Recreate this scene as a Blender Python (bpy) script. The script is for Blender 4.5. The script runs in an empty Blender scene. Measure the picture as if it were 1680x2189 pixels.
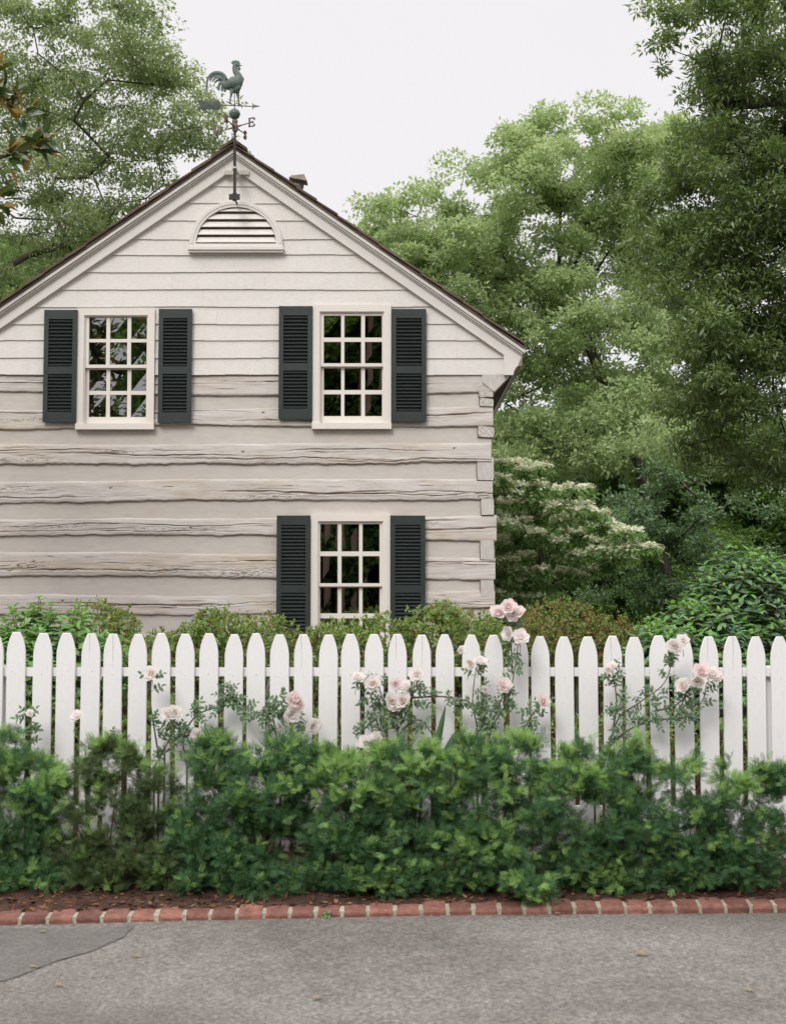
import bpy, math, random
import numpy as np
from mathutils import Vector
rad = math.radians
C = bpy.context
SC = C.scene
# ------------------------------------------------------------------ camera
FPX, CX, PYP, PITCH, EYE = 3170.0, 840.0, 1068.3, rad(4.0), 1.8
cam = bpy.data.cameras.new("Camera"); camo = bpy.data.objects.new("Camera", cam)
SC.collection.objects.link(camo); SC.camera = camo
cam.sensor_fit = 'HORIZONTAL'; cam.sensor_width = 36; cam.lens = FPX / 1680 * 36
cam.shift_y = -(1094.5 - PYP) / 1680
cam.clip_start = .1; cam.clip_end = 900
camo.location = (0, 0, EYE); camo.rotation_euler = (rad(90) + PITCH, 0, 0)
cam.dof.use_dof = True; cam.dof.focus_distance = 16.6; cam.dof.aperture_fstop = 5.6
cp, sp_ = math.cos(PITCH), math.sin(PITCH)
def at(px, py, Y):
    xr = (px - CX) / FPX; yr = -(py - PYP) / FPX
    d = Vector((xr, cp - yr * sp_, sp_ + yr * cp))
    t = Y / d.y
    return Vector((d.x * t, Y, EYE + d.z * t))
# ------------------------------------------------------------------ world, sun, exposure
w = bpy.data.worlds.new("World"); SC.world = w; w.use_nodes = True
nt = w.node_tree; nt.nodes.clear()
wo = nt.nodes.new('ShaderNodeOutputWorld'); bg = nt.nodes.new('ShaderNodeBackground')
sky = nt.nodes.new('ShaderNodeTexSky'); sky.sky_type = 'NISHITA'; sky.sun_disc = False
SUN_EL, SUN_AZ = rad(40), rad(200)
sky.sun_elevation = SUN_EL; sky.sun_rotation = SUN_AZ
tc = nt.nodes.new('ShaderNodeTexCoord'); sx = nt.nodes.new('ShaderNodeSeparateXYZ')
mr = nt.nodes.new('ShaderNodeMapRange'); mr.inputs[1].default_value = .34; mr.inputs[2].default_value = 1
mr.inputs[3].default_value = 7.45; mr.inputs[4].default_value = 23.0
pw = nt.nodes.new('ShaderNodeMath'); pw.operation = 'POWER'; pw.inputs[1].default_value = 1.5
mx0 = nt.nodes.new('ShaderNodeMath'); mx0.operation = 'MAXIMUM'; mx0.inputs[1].default_value = 0
cl = nt.nodes.new('ShaderNodeTexNoise'); cl.inputs['Scale'].default_value = 2.2; cl.inputs['Detail'].default_value = 3
clr = nt.nodes.new('ShaderNodeMapRange'); clr.inputs[3].default_value = .955; clr.inputs[4].default_value = 1.03
mm = nt.nodes.new('ShaderNodeMath'); mm.operation = 'MULTIPLY'
vs = nt.nodes.new('ShaderNodeVectorMath'); vs.operation = 'SCALE'; vs.inputs[0].default_value = (1.0, .974, .981)
mix = nt.nodes.new('ShaderNodeMix'); mix.data_type = 'RGBA'; mix.inputs[0].default_value = .95
L = nt.links.new
L(tc.outputs['Generated'], sx.inputs[0]); L(sx.outputs[2], mx0.inputs[0]); L(mx0.outputs[0], pw.inputs[0]); L(pw.outputs[0], mr.inputs[0])
L(tc.outputs['Generated'], cl.inputs['Vector']); L(cl.outputs[0], clr.inputs[0])
L(mr.outputs[0], mm.inputs[0]); L(clr.outputs[0], mm.inputs[1]); L(mm.outputs[0], vs.inputs['Scale'])
L(sky.outputs[0], mix.inputs[6]); L(vs.outputs[0], mix.inputs[7]); L(mix.outputs[2], bg.inputs[0])
bg.inputs[1].default_value = .1; L(bg.outputs[0], wo.inputs[0])
sl = bpy.data.lights.new("Sun", 'SUN'); so = bpy.data.objects.new("Sun", sl); SC.collection.objects.link(so)
sl.energy = 1.3; sl.angle = rad(22); sl.color = (1, .97, .92)
so.rotation_euler = (rad(50), 0, rad(-20)); so.location = (0, -5, 20)
vsn = SC.view_settings; vsn.view_transform = 'Standard'; vsn.look = 'None'; vsn.gamma = 1; vsn.exposure = 0.33
SC.render.engine = 'CYCLES'
SC.cycles.max_bounces = 8; SC.cycles.transparent_max_bounces = 8; SC.cycles.diffuse_bounces = 3
# ------------------------------------------------------------------ materials
def newmat(name):
    m = bpy.data.materials.new(name); m.use_nodes = True
    n = m.node_tree.nodes; b = n['Principled BSDF']; return m, n, m.node_tree.links.new, b
def noise(n, l, scale, vec=None, detail=4, rough=.6):
    t = n.new('ShaderNodeTexNoise'); t.inputs['Scale'].default_value = scale
    t.inputs['Detail'].default_value = detail; t.inputs['Roughness'].default_value = rough
    if vec is not None: l(vec, t.inputs['Vector'])
    return t.outputs[0]
def ramp(n, l, src, stops):
    r = n.new('ShaderNodeValToRGB'); e = r.color_ramp.elements
    while len(e) < len(stops): e.new(.5)
    for k, (p, c) in enumerate(stops): e[k].position = p; e[k].color = (*c, 1)
    l(src, r.inputs[0]); return r.outputs[0]
def mapping(n, l, sc, kind='Object'):
    t = n.new('ShaderNodeTexCoord'); m = n.new('ShaderNodeMapping'); m.inputs['Scale'].default_value = sc
    l(t.outputs[kind], m.inputs[0]); return m.outputs[0]
def mixc(n, l, f, a, b, mode='MIX'):
    m = n.new('ShaderNodeMix'); m.data_type = 'RGBA'; m.blend_type = mode
    for s, v in ((0, f), (6, a), (7, b)):
        if isinstance(v, (int, float)): m.inputs[s].default_value = v
        elif isinstance(v, tuple): m.inputs[s].default_value = (*v, 1)
        else: l(v, m.inputs[s])
    return m.outputs[2]
def bump(n, l, h, b, strength=.3, dist=.01):
    t = n.new('ShaderNodeBump'); t.inputs['Strength'].default_value = strength; t.inputs['Distance'].default_value = dist
    l(h, t.inputs['Height']); l(t.outputs[0], b.inputs['Normal'])
def surf(name, c1, c2, scale=6, stretch=(1, 1, 1), rough=.6, bstr=.2, bd=.004, fine=None, spec=.35, island=0, fc=.28):
    m, n, l, b = newmat(name)
    v = mapping(n, l, stretch)
    a = noise(n, l, scale, v, 6, .65)
    col = ramp(n, l, a, [(.3, c1), (.7, c2)])
    if fine:
        f = noise(n, l, fine, v, 3); fr = ramp(n, l, f, [(.3, (1 - fc,) * 3), (.65, (1 + fc * .3,) * 3)])
        col = mixc(n, l, 1.0, col, fr, 'MULTIPLY')
    if island:
        g = n.new('ShaderNodeNewGeometry')
        ir = ramp(n, l, g.outputs['Random Per Island'], [(0, (1 - island,) * 3), (1, (1 + island,) * 3)])
        col = mixc(n, l, 1.0, col, ir, 'MULTIPLY')
    l(col, b.inputs['Base Color']); b.inputs['Roughness'].default_value = rough
    b.inputs['Specular IOR Level'].default_value = spec
    bump(n, l, noise(n, l, fine or scale * 4, v, 4), b, bstr, bd)
    return m
def foliage(name, stops, trans=.35, rough=.45, spec=.35, tcol=(1.25, 1.3, .7), nscale=.8, amt=.5):
    """stops: colours spread over the leaves; large soft noise shifts whole twigs"""
    m, n, l, b = newmat(name)
    g = n.new('ShaderNodeNewGeometry')
    v = mapping(n, l, (1, 1, 1))
    ns = noise(n, l, nscale, v, 2)
    mt = n.new('ShaderNodeMix'); mt.data_type = 'FLOAT'; mt.inputs[0].default_value = amt
    l(g.outputs['Random Per Island'], mt.inputs[2]); l(ns, mt.inputs[3])
    k = len(stops)
    col = ramp(n, l, mt.outputs[0], [(.15 + .7 * i / max(1, k - 1), c) for i, c in enumerate(stops)])
    l(col, b.inputs['Base Color']); b.inputs['Roughness'].default_value = rough; b.inputs['Specular IOR Level'].default_value = spec
    tr = n.new('ShaderNodeBsdfTranslucent'); l(mixc(n, l, 1.0, col, tcol, 'MULTIPLY'), tr.inputs[0])
    ms = n.new('ShaderNodeMixShader'); ms.inputs[0].default_value = trans
    l(b.outputs[0], ms.inputs[1]); l(tr.outputs[0], ms.inputs[2])
    l(ms.outputs[0], n['Material Output'].inputs[0]); return m
M = {}
M['picket'] = surf('picket paint', (.80, .785, .79), (.835, .82, .825), 3, (4, 4, .6), .55, .05, .0015, 30, fc=.035)
M['siding'] = surf('siding paint', (.705, .67, .63), (.75, .715, .675), 1.5, (1, 1, 3), .6, .22, .002, 24, island=.012, fc=.07)
M['trim'] = surf('trim paint', (.715, .68, .64), (.745, .71, .67), 2, (1, 1, 1), .5, .05, .001, 25, fc=.04)
M['sash'] = surf('sash paint', (.75, .70, .64), (.78, .73, .67), 2, (1, 1, 1), .45, .04, .001, fc=.03)
M['chink'] = surf('chinking', (.575, .53, .485), (.635, .59, .545), .8, (.5, 1, 2), .85, .12, .003, 10, fc=.08)
M['shutter'] = surf('shutter paint', (.032, .041, .040), (.040, .050, .048), 5, (1, 1, 1), .33, .1, .001, spec=.55)
M['shingle'] = surf('cedar shingle', (.09, .062, .045), (.19, .145, .115), 3, (1, 6, 1), .85, .5, .006, 20, island=.25)
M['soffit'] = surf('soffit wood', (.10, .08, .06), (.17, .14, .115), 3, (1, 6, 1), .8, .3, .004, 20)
M['iron'] = surf('iron', (.025, .024, .024), (.05, .045, .042), 12, (1, 1, 1), .55, .2, .002)
M['mastpaint'] = surf('mast paint', (.07, .045, .05), (.10, .07, .075), 12, (1, 1, 1), .55, .2, .002)
M['verdigris'] = surf('verdigris copper', (.08, .105, .09), (.17, .22, .19), 9, (1, 1, 1), .6, .4, .004, 40)
M['dark_copper'] = surf('tarnished copper', (.045, .06, .05), (.09, .115, .10), 9, (1, 1, 1), .6, .4, .004, 40)
M['copper'] = surf('aged copper', (.12, .085, .075), (.2, .15, .12), 14, (1, 1, 1), .5, .2, .002)
M['white_metal'] = surf('painted bracket', (.5, .48, .42), (.6, .57, .5), 8)
M['flue'] = surf('weathered tin', (.13, .11, .09), (.24, .2, .17), 8, (1, 1, 1), .5, .2, .003)
M['bark'] = surf('bark', (.045, .038, .03), (.11, .095, .075), 5, (1, 1, .3), .9, .8, .02, 30)
M['bark_pale'] = surf('mossy bark', (.05, .05, .035), (.14, .125, .09), 5, (1, 1, .3), .9, .8, .02, 30)
M['pine'] = surf('pale brown bark', (.26, .18, .13), (.36, .27, .21), 5, (1, 1, .3), .9, .8, .02, 30)
M['stem_red'] = surf('reddish stem', (.12, .05, .03), (.2, .09, .06), 9)
M['stem_brown'] = surf('brown twig', (.10, .065, .035), (.16, .1, .055), 9)
M['cane'] = surf('rose cane', (.06, .075, .035), (.14, .1, .06), 9)
M['brick'] = surf('brick', (.15, .068, .054), (.28, .125, .095), 11, (1, 1, 1), .85, .8, .008, 30, island=.28)
M['mortar'] = surf('mortar', (.33, .30, .23), (.43, .395, .31), 9, (1, 1, 1), .9, .5, .004, 40)
M['brass'] = surf('brass', (.55, .36, .12), (.65, .45, .2), 6, rough=.3); M['brass'].node_tree.nodes['Principled BSDF'].inputs['Metallic'].default_value = .8
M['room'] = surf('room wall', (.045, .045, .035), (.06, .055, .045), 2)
M['gap_shade'] = surf('dark joint', (.07, .05, .035), (.13, .09, .065), 12)  # brown that stands for the shade in the gaps round the log ends
M['nail'] = surf('weathered paint over nail', (.38, .35, .33), (.46, .43, .41), 9)
M['stone'] = surf('foundation', (.2, .19, .17), (.32, .3, .27), 4)
# weathered log: grain along u, brown stains where the cracks are
def logmat():
    m, n, l, b = newmat('weathered log')
    v = mapping(n, l, (.8, 3, 9)); v2 = mapping(n, l, (.35, 1, 2.2)); v3 = mapping(n, l, (2.2, 8, 60))
    a = noise(n, l, 3.0, v, 8, .7); s = noise(n, l, 1.6, v2, 5, .6); g = noise(n, l, 2, v3, 5, .7)
    base = ramp(n, l, a, [(.25, (.36, .31, .265)), (.4, (.52, .48, .44)), (.56, (.61, .58, .55)), (.8, (.66, .64, .62))])
    warm = ramp(n, l, s, [(.5, (1, 1, 1)), (.72, (.94, .82, .68))])
    col = mixc(n, l, 1.0, base, warm, 'MULTIPLY')
    gr = ramp(n, l, g, [(.3, (.72, .66, .6)), (.5, (1, 1, 1))])
    col = mixc(n, l, .8, col, gr, 'MULTIPLY')
    at_ = n.new('ShaderNodeAttribute'); at_.attribute_name = 'wear'
    col = mixc(n, l, at_.outputs['Fac'], col, (.13, .08, .05))
    l(col, b.inputs['Base Color']); b.inputs['Roughness'].default_value = .85; b.inputs['Specular IOR Level'].default_value = .2
    bump(n, l, g, b, .5, .006); return m
M['log'] = logmat()
def endmat():
    m, n, l, b = newmat('log end grain')
    v = mapping(n, l, (1, 1, 1))
    vo = n.new('ShaderNodeTexVoronoi'); vo.feature = 'DISTANCE_TO_EDGE'; vo.inputs['Scale'].default_value = 22
    wv = n.new('ShaderNodeVectorMath'); wv.operation = 'ADD'; nn = n.new('ShaderNodeTexNoise'); nn.inputs['Scale'].default_value = 9
    l(v, nn.inputs['Vector']); sc = n.new('ShaderNodeVectorMath'); sc.operation = 'SCALE'; sc.inputs['Scale'].default_value = .12
    l(nn.outputs['Color'], sc.inputs[0]); l(v, wv.inputs[0]); l(sc.outputs[0], wv.inputs[1]); l(wv.outputs[0], vo.inputs['Vector'])
    base = ramp(n, l, noise(n, l, 7, v, 5), [(.3, (.54, .50, .465)), (.7, (.64, .605, .57))])
    ck = ramp(n, l, vo.outputs['Distance'], [(.0, (.3, .24, .2)), (.04, (.8, .77, .75)), (.09, (1, 1, 1))])
    l(mixc(n, l, .9, base, ck, 'MULTIPLY'), b.inputs['Base Color']); b.inputs['Roughness'].default_value = .85
    bump(n, l, vo.outputs['Distance'], b, .3, .004); return m
M['logend'] = endmat()
M['logend_plain'] = surf('sawn log end', (.53, .495, .465), (.62, .59, .56), 3, (5, 5, .8), .85, .5, .005, 14, fc=.16)
def glassmat():
    m, n, l, b = newmat('window glass'); n.remove(b)
    tr = n.new('ShaderNodeBsdfTransparent'); tr.inputs[0].default_value = (.75, .78, .74, 1)
    gl = n.new('ShaderNodeBsdfGlossy'); gl.inputs['Roughness'].default_value = .0
    ms = n.new('ShaderNodeMixShader'); ms.inputs[0].default_value = .36
    v = mapping(n, l, (1, 1, 1)); bp = n.new('ShaderNodeBump'); bp.inputs['Strength'].default_value = .006; bp.inputs['Distance'].default_value = .01
    l(noise(n, l, 7, v, 1), bp.inputs['Height']); l(bp.outputs[0], gl.inputs['Normal'])
    l(tr.outputs[0], ms.inputs[1]); l(gl.outputs[0], ms.inputs[2]); l(ms.outputs[0], n['Material Output'].inputs[0]); return m
M['glass'] = glassmat()
def asphalt():
    m, n, l, b = newmat('asphalt')
    v = mapping(n, l, (1, 1, 1)); vf = mapping(n, l, (1, .75, 1))
    big = noise(n, l, .7, v, 4, .6); mid = noise(n, l, 6, vf, 4, .7); fin = noise(n, l, 42, vf, 3, .85)
    col = ramp(n, l, big, [(.35, (.122, .113, .102)), (.5, (.163, .152, .138)), (.65, (.192, .181, .167))])
    col = mixc(n, l, .8, col, ramp(n, l, mid, [(.3, (.80, .79, .78)), (.7, (1.1, 1.1, 1.1))]), 'MULTIPLY')
    col = mixc(n, l, 1.0, col, ramp(n, l, fin, [(.3, (.42, .41, .40)), (.5, (1, .99, .98)), (.7, (1.8, 1.77, 1.73))]), 'MULTIPLY')
    l(col, b.inputs['Base Color']); b.inputs['Roughness'].default_value = .85
    bump(n, l, fin, b, .5, .006); return m
M['asphalt'] = asphalt()
M['patch'] = surf('asphalt patch', (.128, .119, .108), (.168, .157, .143), 5, (1, 1, 1), .85, .5, .006, 55, fc=.4)
M['crack'] = surf('crack tar', (.085, .078, .07), (.125, .115, .105), 9)
M['mulch'] = surf('mulch', (.035, .018, .012), (.12, .06, .04), 9, (1, 1, 1), .95, 1.0, .03, 50)
M['chips'] = foliage('bark chips', [(.05, .022, .014), (.13, .06, .035), (.22, .11, .06), (.3, .17, .1)], 0, .9, .1)
M['grass'] = surf('lawn', (.03, .055, .018), (.06, .10, .03), 2, (1, 1, 1), .9, 1.0, .03, 40)
M['fallen'] = foliage('dry leaf', [(.22, .14, .07), (.30, .24, .14)], .1, .7)
# foliage
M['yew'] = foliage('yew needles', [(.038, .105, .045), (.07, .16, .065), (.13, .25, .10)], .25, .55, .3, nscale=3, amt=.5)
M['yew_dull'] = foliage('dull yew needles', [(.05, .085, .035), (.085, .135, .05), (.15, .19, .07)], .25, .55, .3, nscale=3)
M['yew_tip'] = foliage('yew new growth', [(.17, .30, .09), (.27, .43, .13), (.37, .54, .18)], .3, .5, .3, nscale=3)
M['azalea'] = foliage('azalea leaves', [(.12, .19, .055), (.21, .305, .09), (.33, .43, .15)], .35, .4, .4, nscale=4)
M['azalea_brown'] = foliage('bronzed azalea leaves', [(.11, .18, .05), (.17, .25, .07), (.22, .27, .08), (.20, .12, .05)], .3, .5, .3, nscale=4)
M['spent'] = foliage('spent azalea flowers', [(.2, .06, .03), (.32, .13, .06)], .2, .7)
M['hydrangea'] = foliage('hydrangea leaves', [(.17, .28, .13), (.24, .37, .18), (.33, .47, .24)], .35, .5, .35, nscale=5)
M['hydrangea_dark'] = foliage('blue green shrub leaves', [(.11, .185, .115), (.165, .255, .155), (.24, .35, .21)], .3, .6, .25, nscale=4)
M['hyd_tip'] = foliage('hydrangea young leaves', [(.16, .33, .09), (.24, .42, .13)], .35, .45, .4)
M['rose_leaf'] = foliage('rose leaves', [(.07, .125, .065), (.11, .19, .095), (.17, .26, .13)], .2, .4, .5)
M['petal'] = foliage('rose petals', [(.93, .87, .855), (.96, .92, .90), (.97, .95, .94)], .5, .6, .1, tcol=(1, .985, .98))
M['petal_pink'] = foliage('pink rose petals', [(.93, .82, .81), (.96, .885, .875)], .5, .6, .1, tcol=(1, .97, .965))
M['stamen'] = surf('stamens', (.6, .33, .06), (.75, .45, .1), 20)
M['iris'] = foliage('iris blades', [(.07, .14, .07), (.10, .18, .09)], .15, .45, .4)
M['ash'] = foliage('pale green tree leaves', [(.30, .385, .19), (.41, .505, .26), (.54, .63, .36)], .5, .55, .25, tcol=(1.1, 1.12, .9), nscale=.6, amt=.35)
M['cherry'] = foliage('airy tree leaves', [(.20, .26, .13), (.30, .37, .18), (.42, .48, .27)], .5, .45, .35, tcol=(1.15, 1.2, .92), nscale=.8, amt=.35)
M['oak'] = foliage('oak leaves', [(.11, .165, .055), (.165, .235, .085), (.25, .325, .145)], .4, .34, .7, nscale=1.2)
M['dark'] = foliage('dark tree leaves', [(.09, .155, .05), (.15, .25, .08), (.24, .36, .12)], .45, .5, .3, nscale=.5)
M['holly'] = foliage('blue green tree leaves', [(.075, .13, .065), (.115, .19, .09), (.17, .26, .13)], .35, .4, .5, nscale=.8)
M['dogwood'] = foliage('dogwood leaves', [(.14, .235, .09), (.20, .32, .13), (.29, .42, .19)], .4, .5, .3)
M['blossom'] = foliage('cream bracts', [(.55, .62, .40), (.74, .76, .56), (.82, .82, .68)], .35, .6, .2, tcol=(1, 1, .9))
M['magnolia'] = foliage('magnolia leaves', [(.03, .07, .025), (.06, .11, .035), (.17, .18, .04)], .15, .22, .8)
M['magnolia_under'] = foliage('magnolia leaf undersides', [(.20, .13, .035), (.32, .20, .05), (.28, .25, .07)], .3, .5, .3)
# ------------------------------------------------------------------ mesh helpers
def mk(name, V, F, mats, parent=None, midx=None, smooth=False, wear=None):
    """one mesh object; V (n,3), F: list of index lists or an (m,4) array"""
    me = bpy.data.meshes.new(name)
    V = np.asarray(V, dtype=np.float32).reshape(-1, 3)
    if isinstance(F, np.ndarray):
        lt = np.full(len(F), F.shape[1], dtype=np.int32); li = F.ravel().astype(np.int32)
    else:
        lt = np.array([len(f) for f in F], dtype=np.int32); li = np.concatenate([np.asarray(f) for f in F]).astype(np.int32)
    ls = np.concatenate([[0], np.cumsum(lt)[:-1]]).astype(np.int32)
    me.vertices.add(len(V)); me.vertices.foreach_set('co', V.ravel())
    me.loops.add(len(li)); me.loops.foreach_set('vertex_index', li)
    me.polygons.add(len(lt)); me.polygons.foreach_set('loop_start', ls); me.polygons.foreach_set('loop_total', lt)
    for m in (mats if isinstance(mats, list) else [mats]): me.materials.append(m)
    if midx is not None: me.polygons.foreach_set('material_index', np.asarray(midx, dtype=np.int32))
    me.polygons.foreach_set('use_smooth', np.full(len(lt), bool(smooth)))
    if wear is not None:
        a = me.attributes.new('wear', 'FLOAT', 'POINT'); a.data.foreach_set('value', np.asarray(wear, dtype=np.float32))
    me.update(calc_edges=True)
    o = bpy.data.objects.new(name, me); SC.collection.objects.link(o)
    if parent: o.parent = parent
    return o
class MB:
    def __init__(s): s.V = []; s.F = []; s.I = []; s.m = 0
    def add(s, vs, fs):
        b = len(s.V); s.V += [tuple(v) for v in vs]; s.F += [[b + i for i in f] for f in fs]; s.I += [s.m] * len(fs)
    def box(s, x0, x1, y0, y1, z0, z1):
        s.add([(x0, y0, z0), (x1, y0, z0), (x1, y1, z0), (x0, y1, z0), (x0, y0, z1), (x1, y0, z1), (x1, y1, z1), (x0, y1, z1)],
              [[0, 3, 2, 1], [4, 5, 6, 7], [0, 1, 5, 4], [1, 2, 6, 5], [2, 3, 7, 6], [3, 0, 4, 7]])
    def prism(s, P, y0, y1):
        """polygon P [(u,z)] (counter-clockwise seen from -Y) between y0 (front) and y1; y may be a function of z"""
        n = len(P); f0 = y0 if callable(y0) else (lambda z: y0)
        s.add([(p[0], f0(p[1]), p[1]) for p in P] + [(p[0], y1, p[1]) for p in P],
              [list(range(n)), list(range(2 * n - 1, n - 1, -1))] + [[(i + 1) % n, i, n + i, n + (i + 1) % n] for i in range(n)])
    def tube(s, pts, rs, k=8, cap=True, sq=(1, 1)):
        pts = [Vector(p) for p in pts]; n = len(pts)
        if isinstance(rs, (int, float)): rs = [rs] * n
        vs = []; 
        t0 = (pts[1] - pts[0]).normalized(); up = Vector((0, 1, 0)) if abs(t0.y) < .9 else Vector((1, 0, 0))
        a = t0.cross(up).normalized()
        for i, p in enumerate(pts):
            t = (pts[min(i + 1, n - 1)] - pts[max(i - 1, 0)]).normalized()
            a = (a - t * a.dot(t)).normalized(); b = t.cross(a)
            for j in range(k):
                q = 2 * math.pi * j / k; vs.append(p + a * (rs[i] * sq[0] * math.cos(q)) + b * (rs[i] * sq[1] * math.sin(q)))
        fs = [[i * k + j, i * k + (j + 1) % k, (i + 1) * k + (j + 1) % k, (i + 1) * k + j] for i in range(n - 1) for j in range(k)]
        if cap: fs += [list(range(k - 1, -1, -1)), [(n - 1) * k + j for j in range(k)]]
        s.add(vs, fs)
    def lathe(s, c, prof, k=16):
        """prof [(r,z)] about a vertical axis at c"""
        vs = [(c[0] + r * math.cos(2 * math.pi * j / k), c[1] + r * math.sin(2 * math.pi * j / k), c[2] + z) for r, z in prof for j in range(k)]
        n = len(prof)
        s.add(vs, [[i * k + j, i * k + (j + 1) % k, (i + 1) * k + (j + 1) % k, (i + 1) * k + j] for i in range(n - 1) for j in range(k)])
    def obj(s, name, mats, parent=None, smooth=False):
        return mk(name, s.V, s.F, mats, parent, s.I, smooth)
def tag(o, label=None, cat=None, group=None, kind=None):
    for k, v in (('label', label), ('category', cat), ('group', group), ('kind', kind)):
        if v: o[k] = v
    return o
def thing(name, label, cat, loc=(0, 0, 0), group=None):
    o = bpy.data.objects.new(name, None); SC.collection.objects.link(o); o.location = loc; o.empty_display_size = .2
    return tag(o, label, cat, group)
def adopt(root):
    """children were built in world coordinates: keep them there under a root that stands at its base"""
    C.view_layer.update()
    for ch in root.children: ch.matrix_parent_inverse = root.matrix_world.inverted()
def norm(a): return a / np.maximum(np.linalg.norm(a, axis=1, keepdims=True), 1e-9)
def inst(T, TF, P, A, N, S, tm=None):
    """template T (k,3) in (along, across, up) placed at P with axis A, normal N, scale S (n,) or (n,3)"""
    A = norm(A); B = norm(np.cross(N, A)); U = np.cross(A, B)
    S = np.asarray(S); S = S[:, None] * np.ones(3) if S.ndim == 1 else S
    T = np.asarray(T, float)
    V = P[:, None, :] + (T[None, :, 0:1] * S[:, None, 0:1]) * A[:, None, :] + (T[None, :, 1:2] * S[:, None, 1:2]) * B[:, None, :] + (T[None, :, 2:3] * S[:, None, 2:3]) * U[:, None, :]
    k = len(T); n = len(P); TF = np.asarray(TF)
    F = (np.arange(n)[:, None, None] * k + TF[None]).reshape(-1, TF.shape[1])
    return V.reshape(-1, 3), F
DIAMOND = ([(0, 0, 0), (.42, .5, .0), (1, 0, -.08), (.42, -.5, .0)], [[0, 1, 2, 3]])
OVATE = ([(0, 0, 0), (.5, 0, -.02), (1, 0, -.2), (.22, .42, .07), (.62, .38, .02), (.22, -.42, .07), (.62, -.38, .02), (.82, .2, -.08), (.82, -.2, -.08)],
         [[0, 1, 4, 3], [1, 2, 7, 4], [0, 5, 6, 1], [1, 6, 8, 2]])
def merge(parts):
    """[(V,F,mat index)] -> V,F,I"""
    Vs, Fs, Is, b = [], [], [], 0
    for V, F, i in parts:
        Vs.append(V); Fs.append(F + b); Is.append(np.full(len(F), i)); b += len(V)
    return np.concatenate(Vs), np.concatenate(Fs), np.concatenate(Is)
def rv(r, n): return norm(r.normal(size=(n, 3)))
# ------------------------------------------------------------------ setting
def grid(name, x0, x1, y0, y1, nx, ny, zf, mat, smooth=True):
    X = np.linspace(x0, x1, nx); Y = np.linspace(y0, y1, ny) if not isinstance(ny, np.ndarray) else ny
    ny = len(Y); g = np.array([(x, y, zf(x, y)) for y in Y for x in X])
    F = np.array([[j * nx + i, j * nx + i + 1, (j + 1) * nx + i + 1, (j + 1) * nx + i] for j in range(ny - 1) for i in range(nx - 1)])
    return mk(name, g, F, mat, None, smooth=smooth)
def edge_y(x): return 8.62 + .080 * x + .03 * math.sin(x * 1.1 + 1.0)     # front face of the brick edging
def ground_z(x, y):
    t = y - edge_y(x)
    if t < .05: return -.03
    return .028 + .167 * min(1, t / 1.2) + .0 * x if t < 40 else .195
ys = np.concatenate([np.linspace(-120, 6, 8), np.linspace(7.6, 11, 60), np.linspace(12, 26, 10), np.linspace(30, 400, 14)])
xs_n = 121
g = grid('ground', -60, 60, 0, 0, xs_n, ys, lambda x, y: ground_z(x, y) - (.012 if abs(x) < 60 else 0), M['grass'])
g.scale = (1, 1, 1); tag(g, kind='structure')
far = grid('ground', -400, 400, 0, 0, 9, np.array([-400, -119, 60, 120, 600.]), lambda x, y: -.06, M['grass']); far.name = 'far_ground'; tag(far, kind='structure')
def bed_y(x, k): return edge_y(x) + .1 + k
bx = np.linspace(-9, 9, 181); bk = np.concatenate([np.linspace(0, 1.6, 50), np.linspace(1.8, 9, 30)])
rr = np.random.RandomState(5)
bv = np.array([(x, bed_y(x, k), ground_z(x, bed_y(x, k)) + .006 + rr.rand() * .018 * (k > .03)) for k in bk for x in bx])
nx = len(bx); bf = np.array([[j * nx + i, j * nx + i + 1, (j + 1) * nx + i + 1, (j + 1) * nx + i] for j in range(len(bk) - 1) for i in range(nx - 1)])
tag(mk('planting_bed', bv, bf, M['mulch'], smooth=True), kind='structure')
# road with its far edge along the bricks
rx = np.linspace(-60, 60, 241); rk = np.concatenate([np.linspace(-14, 4, 8), np.linspace(4.5, 8.4, 30), [9.9]])
rd = []
for k in rk:
    for x in rx:
        y = k if k < 8 else (edge_y(x) - .25 if k < 9 else edge_y(x) + .004)
        y = min(y, edge_y(x) + .004) if abs(x) < 8 else k
        rd.append((x, min(y, 13), .006 * math.sin(x * .8 + y) + .004))
nx = len(rx)
rf = np.array([[j * nx + i, j * nx + i + 1, (j + 1) * nx + i + 1, (j + 1) * nx + i] for j in range(len(rk) - 1) for i in range(nx - 1)])
tag(mk('road', rd, rf, M['asphalt'], smooth=True), kind='structure')
# darker resurfaced wedge at the left and its crack
def road_pt(px, py):
    d = at(px, py, 5) - Vector((0, 0, EYE)); t = -EYE / d.z; return Vector((d.x * t, d.y * t, 0))
def road_h(x, y): return .006 * math.sin(x * .8 + y) + .004
pl = [road_pt(*p) for p in [(-260, 1992), (60, 1989), (190, 1990), (285, 1986), (262, 2010), (190, 2040), (110, 2062), (30, 2094), (-120, 2130), (-300, 2160)]]
mb = MB(); mb.add([(p.x, p.y, road_h(p.x, p.y) + .004) for p in pl], [list(range(len(pl)))[::-1]])
tag(mb.obj('road_patch', M['patch']), kind='structure')
r = random.Random(3); cr = []
for (a, b) in zip([(285, 1984), (262, 2008), (190, 2040), (110, 2062), (30, 2094)], [(262, 2008), (190, 2040), (110, 2062), (30, 2094), (-120, 2130)]):
    for q in range(8):
        t = q / 8; cr.append(road_pt(a[0] + (b[0] - a[0]) * t + r.uniform(-4, 4), a[1] + (b[1] - a[1]) * t + r.uniform(-2, 2)))
mb = MB(); vs = []
for i, p in enumerate(cr):
    wd = .002 + .0035 * r.random(); vs += [(p.x, p.y - wd, road_h(p.x, p.y) + .009), (p.x, p.y + wd, road_h(p.x, p.y) + .009)]
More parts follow.
